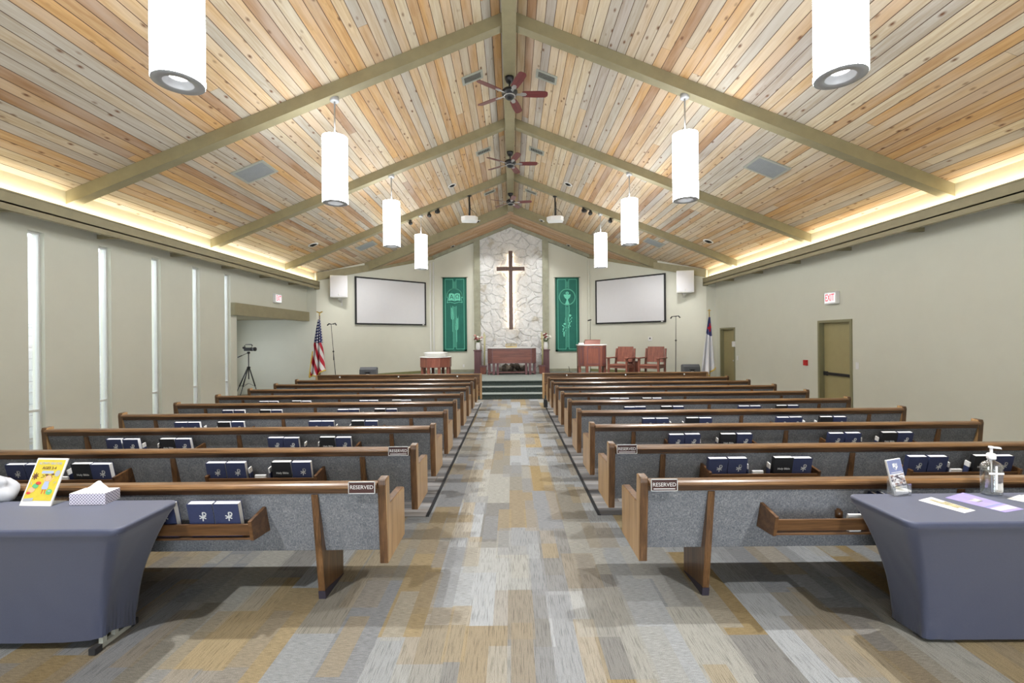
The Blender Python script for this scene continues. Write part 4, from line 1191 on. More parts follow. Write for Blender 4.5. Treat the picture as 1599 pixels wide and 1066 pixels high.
# flower pedestals with vases
def pedestal(s):
    c = at(746.4 if s < 0 else 852.0, 560, 16.72)
    p = empty('flower_pedestal', (c.x, 16.72, ZS), 0, 'tall plum-stained pedestal carrying the ' + ('mixed pink and dark red' if s < 0 else 'bright red and white') + ' flowers', 'pedestal', 'flower pedestals')
    MB().box(-.13, .13, -.13, .13, .03, .82, .006).build('column', 'plum', p)
    MB().box(-.155, .155, -.155, .155, .82, .865, .006).build('top', 'plum', p)
    MB().box(-.145, .145, -.145, .145, 0, .05, .004).build('plinth', 'plum', p)
    v = empty('flower_vase', (c.x+.01, 16.72, ZS+.865), 0, ('white vase of pink, cream and dark red flowers' if s < 0 else 'white vase of bright red and white flowers') + ' on a pedestal', 'vase', 'flower vases')
    MB().lathe([(.062, 0), (.070, .01), (.085, .10), (.080, .20), (.062, .265), (.066, .275), (.058, .275), (.055, .24)], seg=20).build('vase', 'white', v)
    rg = random.Random(20+s)
    k = 0
    for i in range(21):
        a = rg.uniform(0, 2*PI); rr = .185*math.sqrt(rg.random()); h = .34+.30*rg.random()*(1-rr/.34)
        pt = (rr*math.cos(a), rr*math.sin(a)*.8, h)
        if s < 0: mt = ['flowred', 'flowpink', 'flowwhite', 'flowred', 'flowpink', 'flowwhite'][i % 6]
        else: mt = ['flowred', 'flowred', 'flowwhite'][i % 3] if pt[0] < .03 else 'flowwhite'
        if s > 0 and pt[2] < .38: mt = 'flowwhite'
        m = MB()
        for q in range(6):
            b = 2*PI*q/6; m.ball((pt[0]+.022*math.cos(b), pt[1]+.022*math.sin(b), pt[2]), .030, 0, 1, (1, 1, .7))
        m.ball((pt[0], pt[1], pt[2]+.012), .030, 0, 1)
        m.build('blossom', mt, v)
    m = MB()
    for i in range(26):
        a = rg.uniform(0, 2*PI); rr = rg.uniform(.10, .19); h = rg.uniform(.26, .46)
        b = Vector((rr*math.cos(a), rr*math.sin(a)*.8, h)); o0 = Vector((0, 0, .26)); d = (b-o0).normalized(); sd = d.cross(Vector((0, 0, 1))).normalized()*.018
        m.quad([o0+d*.03, b*.65+o0*.35+sd, b, b*.65+o0*.35-sd])
    m.build('foliage', 'greenleaf', v)
pedestal(-1); pedestal(1)
def pot(s):
    c = at(754.8 if s < 0 else 846.3, 583, 16.25)
    p = empty('planter_box', (c.x, 16.25, ZS), 0, 'square reddish planter with tall dried stalks, on the ' + ('font' if s < 0 else 'pulpit') + ' side of the communion table', 'planter', 'planters')
    MB().prism([(-.095, 0), (.095, 0), (.115, .29), (-.115, .29)], -.1, .1, 'y', .004).build('box', 'cherry', p)
    MB().box(-.13, .13, -.12, .12, .26, .31, .004).build('rim', 'plum', p)
    m = MB(); rg = random.Random(5)
    for k in range(3):
        x = rg.uniform(-.05, .05) - s*(.01); m.tube([(x, rg.uniform(-.03, .03), .25), (x+.01, .02, .8), (x-s*.01+rg.uniform(-.02, .02), .03, 1.42+.1*rg.random())], .013, 7)
    m.build('dried_stalks', 'bamboo', p)
pot(-1); pot(1)

# baptismal font
c = at(681, 586, 14.9)
ft = empty('baptismal_font', (c.x, 14.9, ZS), 0, 'octagonal cherry wood baptismal font on many legs with a white basin lid', 'font')
oc = lambda r: [(r*math.cos(PI/8+k*PI/4), r*math.sin(PI/8+k*PI/4)) for k in range(8)]
MB().prism(oc(.525), .36, .68, 'z', .005).build('body', 'cherry', ft)
MB().prism(oc(.545), .68, .70, 'z', .004).build('top_edge', 'offwhite', ft)
for k in range(8):
    a = k*PI/4+PI/8
    l = MB().box(-.045, .045, -.045, .045, 0, .37, .004).build('leg', 'cherry', ft); l.location = (.45*math.cos(a), .45*math.sin(a), 0)
MB().lathe([(.30, .70), (.36, .715), (.385, .80), (.40, .82), (.40, .835), (.30, .85), (0, .852)], seg=32).build('basin_lid', 'offwhite', ft)

# pulpit
c = at(924.3, 584, 14.7)
pu = empty('pulpit', (c.x, 14.7, ZS), 0, 'cherry wood pulpit with panelled front, pale top and a slanted reading desk', 'pulpit')
W = .455
P = [(-W, .25), (-W, -.10), (-W+.17, -.27), (W-.17, -.27), (W, -.10), (W, .25)]
MB().prism(P, .36, 1.03, 'z', .004).build('body', 'cherry', pu)
m = MB()
def pl(x0, z0, x1, z1, y=-.278, w=.028):
    for q in ((x0, x1, z0, z0+w), (x0, x1, z1-w, z1)): m.box(q[0], q[1], y, -.26, q[2], q[3])
    for q in ((x0, x0+w), (x1-w, x1)): m.box(q[0], q[1], y, -.26, z0+w, z1-w)
pl(-.20, .42, .20, .98)
for s_ in (-1, 1):
    a = Vector((s_*(W-.17), -.27)); b = Vector((s_*W, -.10)); n = Vector((s_*.7, -.7))*.008
    for t0, t1, z0, z1 in ((.18, .30, .42, .98), (.70, .82, .42, .98), (.30, .70, .42, .45), (.30, .70, .95, .98)):
        p0, p1 = a.lerp(b, t0), a.lerp(b, t1)
        m.hexa([(p0.x, p0.y, z0), (p1.x, p1.y, z0), (p1.x+n.x, p1.y+n.y, z0), (p0.x+n.x, p0.y+n.y, z0), (p0.x, p0.y, z1), (p1.x, p1.y, z1), (p1.x+n.x, p1.y+n.y, z1), (p0.x+n.x, p0.y+n.y, z1)])
m.build('panel_moulding', 'plum', pu)
Q = [(x*1.05, y*1.06) for x, y in P]
MB().prism(Q, 1.03, 1.065, 'z', .004).build('top', 'offwhite', pu)
m = MB(); m.hexa([(-.27, -.20, 1.065), (.23, -.20, 1.065), (.23, .14, 1.065), (-.27, .14, 1.065), (-.245, -.16, 1.20), (.255, -.16, 1.20), (.255, -.13, 1.22), (-.245, -.13, 1.22)]); m.build('reading_desk', 'cherryx', pu)
for x, y in ((-.41, -.06), (-.20, -.22), (.22, -.22), (.41, -.06), (-.41, .2), (.41, .2)):
    MB().box(x-.042, x+.042, y-.042, y+.042, 0, .37, .004).build('leg', 'cherry', pu)
o = MB().box(-.08, .08, -.05, .05, 0, .05, .004).build('white_box', 'white'); c2 = at(907.5, 532, 14.6); o.location = (c.x-.36, 14.60, ZS+1.065)
tag(o, 'small white box on the pale top of the pulpit', 'box')

o = MB().box(-.045, .045, -.08, .08, 0, .19, .006).build('black_box', 'blackmatte'); o.location = (.83, 11.16, 0)
tag(o, 'small black box on the floor at the aisle end of the door-side front screen', 'box')
# two armchairs
def armchair(x, D, rz, label):
    c = at(x, 584, D)
    r = empty('armchair', (c.x, D, ZS), rz, label, 'chair', 'chancel armchairs')
    for sx in (-1, 1):
        MB().box(sx*.31-.032, sx*.31+.032, -.30, -.236, 0, .62, .004).build('front_leg', 'cherry', r)
        MB().prism([(.20, 0), (.265, 0), (.265, .42), (.335, .93), (.29, .93), (.20, .44)], sx*.31-.028, sx*.31+.028, 'x', .003).build('rear_leg', 'cherry', r)
        MB().box(sx*.32-.06, sx*.32+.06, -.36, .27, .62, .655, .006).build('armrest', 'cherryx', r)
        MB().box(sx*.31-.018, sx*.31+.018, -.24, .21, .10, .155, .003).build('side_rail', 'cherry', r)
        MB().box(sx*.31-.018, sx*.31+.018, -.24, .21, .33, .40, .003).build('side_rail', 'cherry', r)
    MB().box(-.30, .30, -.30, .22, .385, .44, .008).build('seat', 'cherryx', r)
    MB().box(-.28, .28, -.28, -.255, .32, .39, .003).build('front_rail', 'cherryx', r)
    MB().box(-.28, .28, -.012, .012, .10, .15, .003).build('stretcher', 'cherryx', r)
    MB().prism([(.22, .50), (.262, .50), (.330, .985), (.29, .985)], -.265, .265, 'x', .006).build('backrest', 'cherry', r)
armchair(970.5, 14.25, math.radians(-40), 'cherry wood armchair nearest the pulpit, turned towards the centre')
armchair(1018.5, 13.95, math.radians(-40), 'cherry wood armchair farther from the pulpit, near the microphone stand')
c = at(987, 580, 14.95)
st = empty('side_table', (c.x-.0, 14.95, ZS), 0, 'small cherry wood side table between the two armchairs', 'table')
MB().box(-.15, .15, -.15, .15, .0, .46, .005).build('cabinet_body', 'cherry', st); MB().box(-.185, .185, -.17, .17, .46, .49, .005).build('top', 'plumx', st)
o = MB().box(-.07, .07, -.05, .05, 0, .04, .004).build('tissue_pack', 'paper'); o.location = (c.x-.02, 14.90, ZS+.49); tag(o, 'small white tissue pack on the side table between the armchairs', 'tissues')

# stage monitors
def monitor(x, label):
    c = at(x, 572, 13.35)
    r = empty('floor_monitor', (c.x, 13.35, ZS), math.radians(6 if x < 799 else -6), label, 'speaker', 'floor monitors')
    MB().prism([(-.15, 0), (.17, 0), (.17, .44), (-.02, .47), (-.12, .40)], -.24, .24, 'x', .008).build('cabinet', 'darkgrey', r)
    g = MB(); g.bar((0, -.150, .06), (0, -.128, .39), .43, .012, up=(0, 1, 0)); g.build('front_grille', 'darkgrey', r)
    h = MB(); h.prism([(-.10, .33), (.10, .33), (.05, .30), (.09, .25), (-.09, .25), (-.05, .30)], -.165, -.150, 'y'); h.build('horn', 'black', r)
    MB().lathe([(.13, 0), (.145, .008), (.10, .01), (0, -.0)], seg=24, axis='y').build('woofer_ring', 'grille', r, loc=(0, -.172, .13))
monitor(575.5, 'dark grey floor monitor speaker before the screen on the US flag side')
monitor(1078.5, 'dark grey floor monitor speaker beside the white flag')

# microphone stands
def mic(xb, xt, yt, D, zf, label, dirs, lean):
    b = at(xb, 588, D); tp = at(xt, yt, D)
    r = empty('microphone_stand', (b.x, D, zf), 0, label, 'microphone stand', 'microphone stands')
    H = tp.z-zf; dx = tp.x-b.x
    m = MB(); m.tube([(0, 0, .05), (dx*.62, 0, H*.62)], .011, 8); m.build('pole', 'black', r)
    m = MB(); m.tube([(dx*.62, 0, H*.50), (dx*.62, 0, H*.62), (dx, 0, H)], .008, 8); m.ball((dx*.62, 0, H*.62), .028); m.build('boom', 'black', r)
    for k in range(3):
        a = k*2*PI/3+.4; MB().tube([(0, 0, .11), (.27*math.cos(a), .27*math.sin(a), .012)], .009, 6).build('leg', 'black', r)
    m = MB()
    for (ax, az, bx, bz) in dirs: m.tube([(dx+ax, 0, H+az), (dx+bx, 0, H+bz)], .010, 7)
    m.build('mic_bar', 'black', r)
    m = MB()
    for (ax, az, bx, bz) in dirs[1:]: m.tube([(dx+bx, 0, H+bz), (dx+bx+(.05 if bx > 0 else -.05), -.02, H+bz-.06)], .018, 8)
    m.build('microphone', 'blackmatte', r)
mic(526.3, 517, 506, 13.7, 0.0 + 0, 'thin black microphone stand leaning beside the US flag', [(-.05, 0, .10, 0.0), (0, 0, -.06, .02), (.03, .0, .12, .03)], 0)
mic(1055, 1055.5, 494, 13.5, ZS, 'upright black microphone stand next to the white flag', [(-.10, 0, .08, .02), (0, 0, -.12, -.0), (0, 0, .07, .02)], 0)
c = at(921.5, 500, 16.2)
r = empty('microphone_stand', (c.x, 16.2, ZS), 0, 'slim microphone stand behind the pulpit, before the chancel wall', 'microphone stand', 'microphone stands')
MB().tube([(0, 0, .02), (0, 0, c.z-ZS)], .008, 8).build('pole', 'black', r); MB().lathe([(.14, 0), (.14, .015), (.02, .03)], seg=20).build('base', 'black', r)
MB().tube([(.04, 0, c.z-ZS+.02), (-.09, -.02, c.z-ZS-.01)], .022, 8).build('microphone', 'blackmatte', r)
# cable on the platform
pts = [at(888, 572, 16.9), at(890, 577, 16.6), at(895, 580, 16.3), at(903, 583, 15.6)]
pts = [(p.x, p.y, max(ZS+.012, ZS+.012 if i else p.z)) for i, p in enumerate(pts)]
tag(MB().tube(pts, .010, 6).build('cable', 'black'), 'black cable running from the chancel wall to the pulpit', 'cable')

# flags
t = NT('stars_stripes_cloth')      # UV: u across the hanging cloth, v down it
uv = t.n('SeparateXYZ', Vector=t.n('TexCoord').outputs['UV']); u, v = uv.outputs[0], uv.outputs[1]
sl = t.math('ADD', t.math('MULTIPLY', u, 4.2), t.math('MULTIPLY', v, -3.4))
stripe = t.math('GREATER_THAN', t.math('FRACT', sl), .5)
cs = t.mix(stripe, (0.74, 0.73, 0.74), (0.46, 0.012, 0.035))
inc = t.math('LESS_THAN', v, t.math('ADD', .40, t.math('MULTIPLY', u, .05)))
vx = t.math('SUBTRACT', t.math('FRACT', t.math('MULTIPLY', u, 6.0)), .5); vy = t.math('SUBTRACT', t.math('FRACT', t.math('ADD', t.math('MULTIPLY', v, 19.0), t.math('MULTIPLY', t.math('FLOOR', t.math('MULTIPLY', u, 6.0)), .5))), .5)
sd = t.math('SQRT', t.math('ADD', t.math('MULTIPLY', vx, vx), t.math('MULTIPLY', vy, vy)))
can = t.mix(t.math('LESS_THAN', sd, .27), (0.020, 0.030, 0.13), (0.74, 0.74, 0.78))
M['usflag'] = t.bsdf(t.mix(inc, cs, can), .7)
t = NT('white_flag_cloth')
uv = t.n('SeparateXYZ', Vector=t.n('TexCoord').outputs['UV']); u, v = uv.outputs[0], uv.outputs[1]
inc = t.math('LESS_THAN', v, t.math('ADD', .27, t.math('MULTIPLY', u, .12)))
bar1 = t.math('MULTIPLY', t.math('LESS_THAN', t.math('ABSOLUTE', t.math('SUBTRACT', u, .55)), .17), t.math('LESS_THAN', t.math('ABSOLUTE', t.math('SUBTRACT', v, .19)), .075))
bar2 = t.math('MULTIPLY', t.math('LESS_THAN', t.math('ABSOLUTE', t.math('SUBTRACT', u, .55)), .36), t.math('LESS_THAN', t.math('ABSOLUTE', t.math('SUBTRACT', v, .19)), .022))
can = t.mix(t.math('MAXIMUM', bar1, bar2), (0.055, 0.065, 0.20), (0.60, 0.02, 0.05))
M['chflag'] = t.bsdf(t.mix(inc, (0.68, 0.69, 0.74), can), .7)
def draped_flag(s, D, xp, ytop, yc, mat, label, finial):
    """a flag hanging limp in folds from a tall indoor pole"""
    top = at(xp, ytop, D); H = top.z; zc_ = at(xp, yc, D).z
    r = empty('flag_on_pole', (top.x, D, 0), 0, label, 'flag', 'flags on poles')
    MB().tube([(0, 0, .04), (0, 0, H-.08)], .014, 10).build('pole', 'brass' if s > 0 else 'rackwood', r)
    MB().lathe([(.16, 0), (.165, .02), (.09, .05), (.03, .10), (.02, .16)], seg=24).build('base', 'brass', r)
    if finial == 'eagle':
        m = MB(); m.ball((0, 0, H-.07), .022)
        m.lathe([(.006, H-.09), (.014, H-.05), (.016, H-.02), (.006, H+.01)], seg=10)
        for sx in (-1, 1): m.hexa([(0, -.006, H-.03), (sx*.10, -.006, H+.02), (sx*.10, .006, H+.02), (0, .006, H-.03), (0, -.006, H+.01), (sx*.075, -.006, H+.045), (sx*.075, .006, H+.045), (0, .006, H+.01)])
        m.build('eagle_finial', 'brass', r)
    else:
        m = MB(); m.box(-.012, .012, -.008, .008, H-.09, H+.03, .002); m.box(-.05, .05, -.008, .008, H-.025, H-.002, .002); m.ball((0, 0, H-.09), .02); m.build('cross_finial', 'brass', r)
    # cloth gathered at the top of the pole and opening into folds below
    drop = (zc_ - .62) if s < 0 else (zc_ - .56)
    nu, nv = 64, 40; bm = bmesh.new(); G = []; L = bm.loops.layers.uv.new('UVMap')
    for j in range(nv+1):
        t_ = j/nv; row = []
        wl = -(.03 + (.25 if s < 0 else .28)*t_**.85); wr = .02 + (.15 if s < 0 else .13)*t_**.9
        for i in range(nu+1):
            q = i/nu
            # the hem hangs lower towards the fly side
            z = zc_ - drop*t_*(1 - (.10*q if s < 0 else .16*q*q) - .03*math.sin(q*9)*t_)
            x = wl + (wr-wl)*q + .035*t_*math.sin(q*5.2*PI+.6)
            y = -.03 - .085*(.25+t_)*math.cos(q*5.2*PI) - .05*t_*math.sin(q*PI)
            row.append(bm.verts.new((x, y, z)))
        G.append(row)
    for j in range(nv):
        for i in range(nu):
            f = bm.faces.new([G[j][i], G[j+1][i], G[j+1][i+1], G[j][i+1]]); f.smooth = True
            for l, (a, b) in zip(f.loops, ((i, j), (i, j+1), (i+1, j+1), (i+1, j))): l[L].uv = (a/nu, b/nv)
    edge = [(G[j][0].co.copy()) for j in range(int(nv*.55), nv+1)] if s < 0 else [(G[j][nu].co.copy()) for j in range(int(nv*.66), nv+1)]
    low = [G[nv][i].co.copy() for i in range(nu+1)]
    me = bpy.data.meshes.new('flag_cloth'); bm.to_mesh(me); bm.free(); me.materials.append(M[mat])
    o = bpy.data.objects.new('flag_cloth', me); COL.objects.link(o); o.parent = r
    md = o.modifiers.new('thickness', 'SOLIDIFY'); md.thickness = .003
    m = MB(); m.tube([p + Vector((0, -.012, 0)) for p in edge], .016, 6); m.tube([p + Vector((0, -.004, -.01)) for p in low], .020, 6); m.build('fringe', 'gold', r)
draped_flag(-1, 13.35, 499, 488, 499, 'usflag', 'United States flag hanging limp on a pole with an eagle finial', 'eagle')
draped_flag(1, 13.4, 1107.5, 484, 495, 'chflag', 'white flag with a red cross on a blue canton, hanging limp', 'cross')

# video camera on a tripod in the recess
c = at(388, 545, 12.75)
tr = empty('video_tripod', (c.x, 12.75, 0), 0, 'black photo tripod standing in the recess under the header beam', 'tripod')
H = c.z-.07
MB().tube([(0, 0, .62), (0, 0, H-.05)], .014, 10).build('centre_column', 'black', tr)
m = MB(); m.ball((0, 0, .95), .05, 0, 2, (1, 1, .7)); m.build('leg_spider', 'black', tr)
for k, a in enumerate((math.radians(200), math.radians(-18), math.radians(262))):
    e = Vector((.40*math.cos(a), .40*math.sin(a), .015)); mid = Vector((.03*math.cos(a), .03*math.sin(a), .93)).lerp(e, .55)
    l = MB().tube([(.03*math.cos(a), .03*math.sin(a), .93), mid], .017, 8).tube([mid, e], .011, 8).build('leg', 'black', tr)
    MB().tube([mid.lerp(e, .02), (0, 0, .50)], .005, 6).build('brace', 'black', l)
m = MB(); m.lathe([(.035, H-.06), (.04, H-.02), (.03, H)], seg=14); m.build('pan_head', 'black', tr)
MB().tube([(0, 0, H-.03), (-.20, .02, H-.11), (-.30, .02, H-.15)], .008, 8).tube([(-.20, .02, H-.11), (-.32, .02, H-.16)], .014, 8).build('pan_handle', 'black', tr)
vc = empty('video_camera', (c.x, 12.75, H), math.radians(-8), 'black video camera with a top handle, mounted on the tripod', 'video camera')
MB().box(-.11, .12, -.05, .05, .02, .115, .01).build('body', 'blackmatte', vc)
MB().lathe([(.045, .12), (.045, .17), (.055, .18), (.055, .22), (.04, .222)], seg=18, axis='x').build('lens', 'black', vc, loc=(0, 0, .07))
MB().tube([(-.11, 0, .11), (-.12, 0, .175), (-.09, 0, .20), (.10, 0, .20), (.12, 0, .17), (.09, 0, .11)], .012, 8).build('top_handle', 'black', vc)
MB().lathe([(.03, -.17), (.034, -.15), (.02, -.10)], seg=12, axis='x').build('viewfinder', 'black', vc, loc=(0, 0, .11))

# ------------------------------------------------------------------ wall fittings
def wall_box(name, s, x, y, w, h, d, mat, label, cat):
    p = at_x(x, y, s*XW); a, b = sorted((s*XW-s*d, s*XW))
    o = MB().box(a-p.x, b-p.x, -w/2, w/2, -h/2, h/2, .004).build(name, mat); o.location = p
    return tag(o, label, cat)
def exit_sign(s, x, y, label):
    p = at_x(x, y, s*(XW-.05))
    r = empty('exit_sign', p, -s*PI/2*1.0, label, 'exit sign', 'exit signs')
    MB().box(-.17, .17, -.03, .05, -.125, .125, .012).build('housing', 'white', r)
    MB().box(-.145, .145, -.034, -.03, -.095, .095).build('face', 'exitface', r)
    lettering('lettering', 'EXIT', .20, 'exitred', r, (0, -.035, 0), bold=.003, width=.25)
exit_sign(-1, 433.5, 466, 'white EXIT sign with red letters above the recess header beam')
exit_sign(1, 1298, 465, 'white EXIT sign with red letters above the push-bar door')
wall_box('fire_alarm_switch', 1, 1259.5, 566, .10, .12, .05, 'red', 'small red fire alarm pull station beside the push-bar door', 'fire alarm')
wall_box('light_switch', 1, 1339, 571, .07, .13, .012, 'white', 'white light switch plate next to the push-bar door', 'light switch')
wall_box('light_switch', 1, 1152, 559, .08, .13, .012, 'white', 'white light switch plate next to the farther narrow door', 'light switch')
wall_box('door_chime', 1, 1147.2, 537, .10, .16, .06, 'white', 'small white box high on the farther door frame edge', 'chime')
p, n = on_angled(1, 1015.5, .012)
c = at(1015.5, 529, p.y)
o = empty('thermostat', (c.x, c.y, c.z), math.atan2(n.x, -n.y), 'white thermostat on the angled wall above the armchairs', 'thermostat')
MB().box(-.07, .07, -.03, .012, -.07, .07, .006).build('housing', 'white', o); MB().box(-.025, .025, -.033, -.03, -.005, .045).build('display', 'darkgrey', o)
c = at(724, 571, Y2)
o = MB().box(-.035, .035, -.012, 0, -.055, .055, .003).build('wall_outlet', 'white'); o.location = (c.x, Y2, max(c.z, ZS+.22)); tag(o, 'white wall outlet low on the chancel wall under the book banner', 'outlet')

# ------------------------------------------------------------------ ceiling things
def on_ceil(x, y, h0=4.62):
    """hit of a sight line with the sloping boards"""
    u, v = _un(x, y); u /= F; v /= F
    D = h0/(v + PITCH*abs(u)); return Vector((u*D, D, HC+v*D))
def slope_empty(name, p, s, label, cat, group, drop=0.0):
    a = math.atan(PITCH)
    r = empty(name, p, 0, label, cat, group); r.rotation_euler = (0, s*a, 0)
    return r
def vent(s, D, X, w, l, label):
    p = Vector((s*X, D, zc(X)-.006))
    r = slope_empty('ceiling_vent', p, s, label, 'air vent', 'ridge vents')
    m = MB()
    for q in ((-w/2-.035, -w/2), (w/2, w/2+.035)): m.box(q[0], q[1], -l/2-.035, l/2+.035, -.012, .004)
    for q in ((-l/2-.035, -l/2), (l/2, l/2+.035)): m.box(-w/2, w/2, q[0], q[1], -.012, .004)
    m.build('frame', 'ventmetal', r)
    MB().box(-w/2, w/2, -l/2, l/2, -.002, .003).build('backing', 'void', r)
    m = MB(); n = 14
    for k in range(n):
        x = -w/2+w*(k+.5)/n; m.bar((x-.004, -l/2, -.006), (x-.004, l/2, -.006), .006, .010)
    m.build('louvers', 'ventmetal', r)
VN = ['nearest', 'middle', 'farthest']
SD = {-1: 'window', 1: 'door'}
for k, D in enumerate((7.5, 10.46, 13.4)):
    for s in (-1, 1): vent(s, D, .62, .30, .16, f'{VN[k]} slotted air vent beside the ridge beam on the {SD[s]} side')
def ret_grille(s, x, y, w, l, label):
    p = on_ceil(x, y); p.z -= .006
    r = slope_empty('return_grille', p, s, label, 'air grille', 'ceiling grilles')
    m = MB()
    for q in ((-w/2-.04, -w/2), (w/2, w/2+.04)): m.box(q[0], q[1], -l/2-.04, l/2+.04, -.014, .004)
    for q in ((-l/2-.04, -l/2), (l/2, l/2+.04)): m.box(-w/2, w/2, q[0], q[1], -.014, .004)
    m.build('frame', 'ventmetal', r)
    m = MB(); m.box(-w/2, w/2, -l/2, l/2, -.006, .003)
    for k in range(18): m.box(-w/2+w*(k+.25)/18, -w/2+w*(k+.6)/18, -l/2, l/2, -.010, -.006)
    m.build('grille_face', 'grille', r)
ret_grille(-1, 398, 268, .50, .42, 'square grey air grille in the window-side ceiling, second bay')
ret_grille(1, 1197, 261, .50, .42, 'square grey air grille in the door-side ceiling, second bay')
ret_grille(-1, 572, 383.5, .50, .42, 'square grey air grille in the window-side ceiling near the chancel')
ret_grille(1, 1021, 378.5, .50, .42, 'square grey air grille in the door-side ceiling near the chancel')
LIGHTS = []
def downlight(s, x, y, h0, label, r0=.085):
    p = on_ceil(x, y, h0); p.z -= .004
    r = slope_empty('downlight', p, s, label, 'downlight', 'recessed downlights')
    MB().lathe([(r0*.72, -.010), (r0, -.012), (r0*1.05, -.004), (r0*1.05, .004), (r0*.72, .004)], seg=24, cap=False).build('trim_ring', 'offwhite', r)
    MB().lathe([(0, .002), (r0*.74, .001)], seg=20).build('recess', 'void', r)
    MB().lathe([(0, -.028), (r0*.40, -.030), (r0*.46, -.008), (r0*.46, .0)], seg=18).build('lamp_head', 'black', r).rotation_euler = (.5, 0, 0)
    LIGHTS.append(p)
for s, x, y, h0, lb, r0 in ((-1, 489, 382, 4.62, 'tilted round downlight low in the window-side ceiling, third bay', .13), (1, 1106, 376.5, 4.62, 'tilted round downlight low in the door-side ceiling, third bay', .13),
                        (-1, 706, 289.5, 4.62, 'round downlight high in the window-side ceiling, third bay', .11), (1, 887, 287.5, 4.62, 'round downlight high in the door-side ceiling, third bay', .11),
                        (-1, 746, 345.3, 4.36, 'upper recessed downlight in the window-side chancel ceiling', .09), (1, 846, 344, 4.36, 'upper recessed downlight in the door-side chancel ceiling', .09),
                        (-1, 707, 384, 4.36, 'lower recessed downlight in the window-side chancel ceiling', .09), (1, 888, 382.5, 4.36, 'lower recessed downlight in the door-side chancel ceiling', .09)):
    downlight(s, x, y, h0, lb, r0)

def pendant(s, D, label, k=1):
    X = s*2.5; zb = 3.665; zt = 4.60; zj = HC+4.44-PITCH*2.5
    r = empty('pendant_lamp', (X, D, zb), 0, label, 'pendant lamp', 'white cylinder pendants')
    R = .172
    o = MB().lathe([(R, 0), (R, zt-zb), (R-.004, zt-zb), (R-.004, 0), (R, 0)], seg=48, cap=False); 
    o.build('shade', 'shade', r)
    MB().lathe([(R-.006, zt-zb-.02), (0, zt-zb-.018)], seg=40, cap=False).build('top_diffuser', 'uplamp', r)
    MB().lathe([(R-.001, .004), (R-.001, -.003), (.100, -.003), (.097, .035)], seg=40, cap=False).build('bottom_ring', 'ringmetal', r)
    MB().lathe([(.099, -.001), (.092, .03), (.06, .05)], seg=32, cap=False).build('reflector', 'ringmetal', r)
    MB().lathe([(.062, .046), (0, .046)], seg=28, cap=False).build('lamp_face', 'lamp', r)
    m = MB().tube([(0, 0, zt-zb-.02), (0, 0, zj-zb-.02)], .011, 10); m.build('stem', 'steel', r)
    MB().lathe([(.055, zj-zb-.045), (.062, zj-zb-.04), (.062, zj-zb-.012), (.058, zj-zb+.03)], seg=24).build('canopy', 'ringmetal', r)
    m = MB()
    for k in range(3):
        a = k*2*PI/3+.5; m.box((R+.002)*math.cos(a)-.004, (R+.002)*math.cos(a)+.004, (R+.002)*math.sin(a)-.004, (R+.002)*math.sin(a)+.004, -.002, .045)
    m.build('clips', 'steel', r)
    li = bpy.data.lights.new('downlight_beam', 'SPOT'); li.energy = SPOT_W*(.45 if k == 0 else 1.0); li.spot_size = math.radians(112); li.spot_blend = .5; li.shadow_soft_size = .035; li.color = (1, 1, .99)
    lo = bpy.data.objects.new('downlight_beam', li); COL.objects.link(lo); lo.parent = r; lo.location = (0, 0, -.012)
SPOT_W = 330
PN = ['nearest', 'second', 'third', 'farthest']
for k, D in enumerate((.39, 3.385, 6.40, 9.42, 12.48)):
    for s in (-1, 1):
        if k == 0: lb = f'unseen lit white cylinder pendant added over the rear of the hall, {SD[s]} side'  # out-of-view pair added for its light, continuing the row
        else: lb = f'{PN[k-1]} lit white cylinder pendant hanging on the {SD[s]} side'
        pendant(s, D, lb, k)

def fan(D, rot, label):
    r = empty('ceiling_fan', (0, D, HC+4.36), 0, label, 'ceiling fan', 'ridge ceiling fans')
    MB().lathe([(.02, -.09), (.05, -.085), (.075, -.03), (.078, 0)], seg=24).build('canopy', 'black', r)
    MB().tube([(0, 0, -.06), (0, 0, -.20)], .014, 10).build('downrod', 'black', r)
    MB().lathe([(.03, -.18), (.10, -.20), (.135, -.235), (.13, -.28), (.085, -.30), (.08, -.335), (.05, -.36), (0, -.365)], seg=28).build('motor', 'black', r)
    MB().lathe([(.085, -.302), (.098, -.308), (.098, -.318), (.085, -.322)], seg=28).build('trim_band', 'steel', r)
    for k in range(5):
        a = rot + k*2*PI/5
        m = MB(); P = [(.21, -.05), (.24, -.062), (.45, -.072), (.60, -.066), (.635, -.045), (.645, 0), (.635, .045), (.60, .066), (.45, .072), (.24, .062), (.21, .05)]
        m.prism(P, -.004, .004, 'z', .0015); b = m.build('blade', 'blade', r); b.rotation_euler = (math.radians(-14), 0, a); b.location = (0, 0, -.275)
        g = MB(); g.box(.07, .23, -.022, .022, -.012, -.005, .002); g.prism([(.19, -.04), (.27, -.03), (.29, 0), (.27, .03), (.19, .04)], -.010, -.0045, 'z'); g.build('blade_iron', 'steel', b)
for D, rot, lb in ((7.5, math.radians(2), 'nearest ceiling fan with dark red blades under the ridge beam'), (10.5, math.radians(0), 'middle ceiling fan with dark red blades under the ridge beam'), (13.5, math.radians(-8), 'farthest ceiling fan with dark red blades, near the chancel')):
    fan(D, rot, lb)

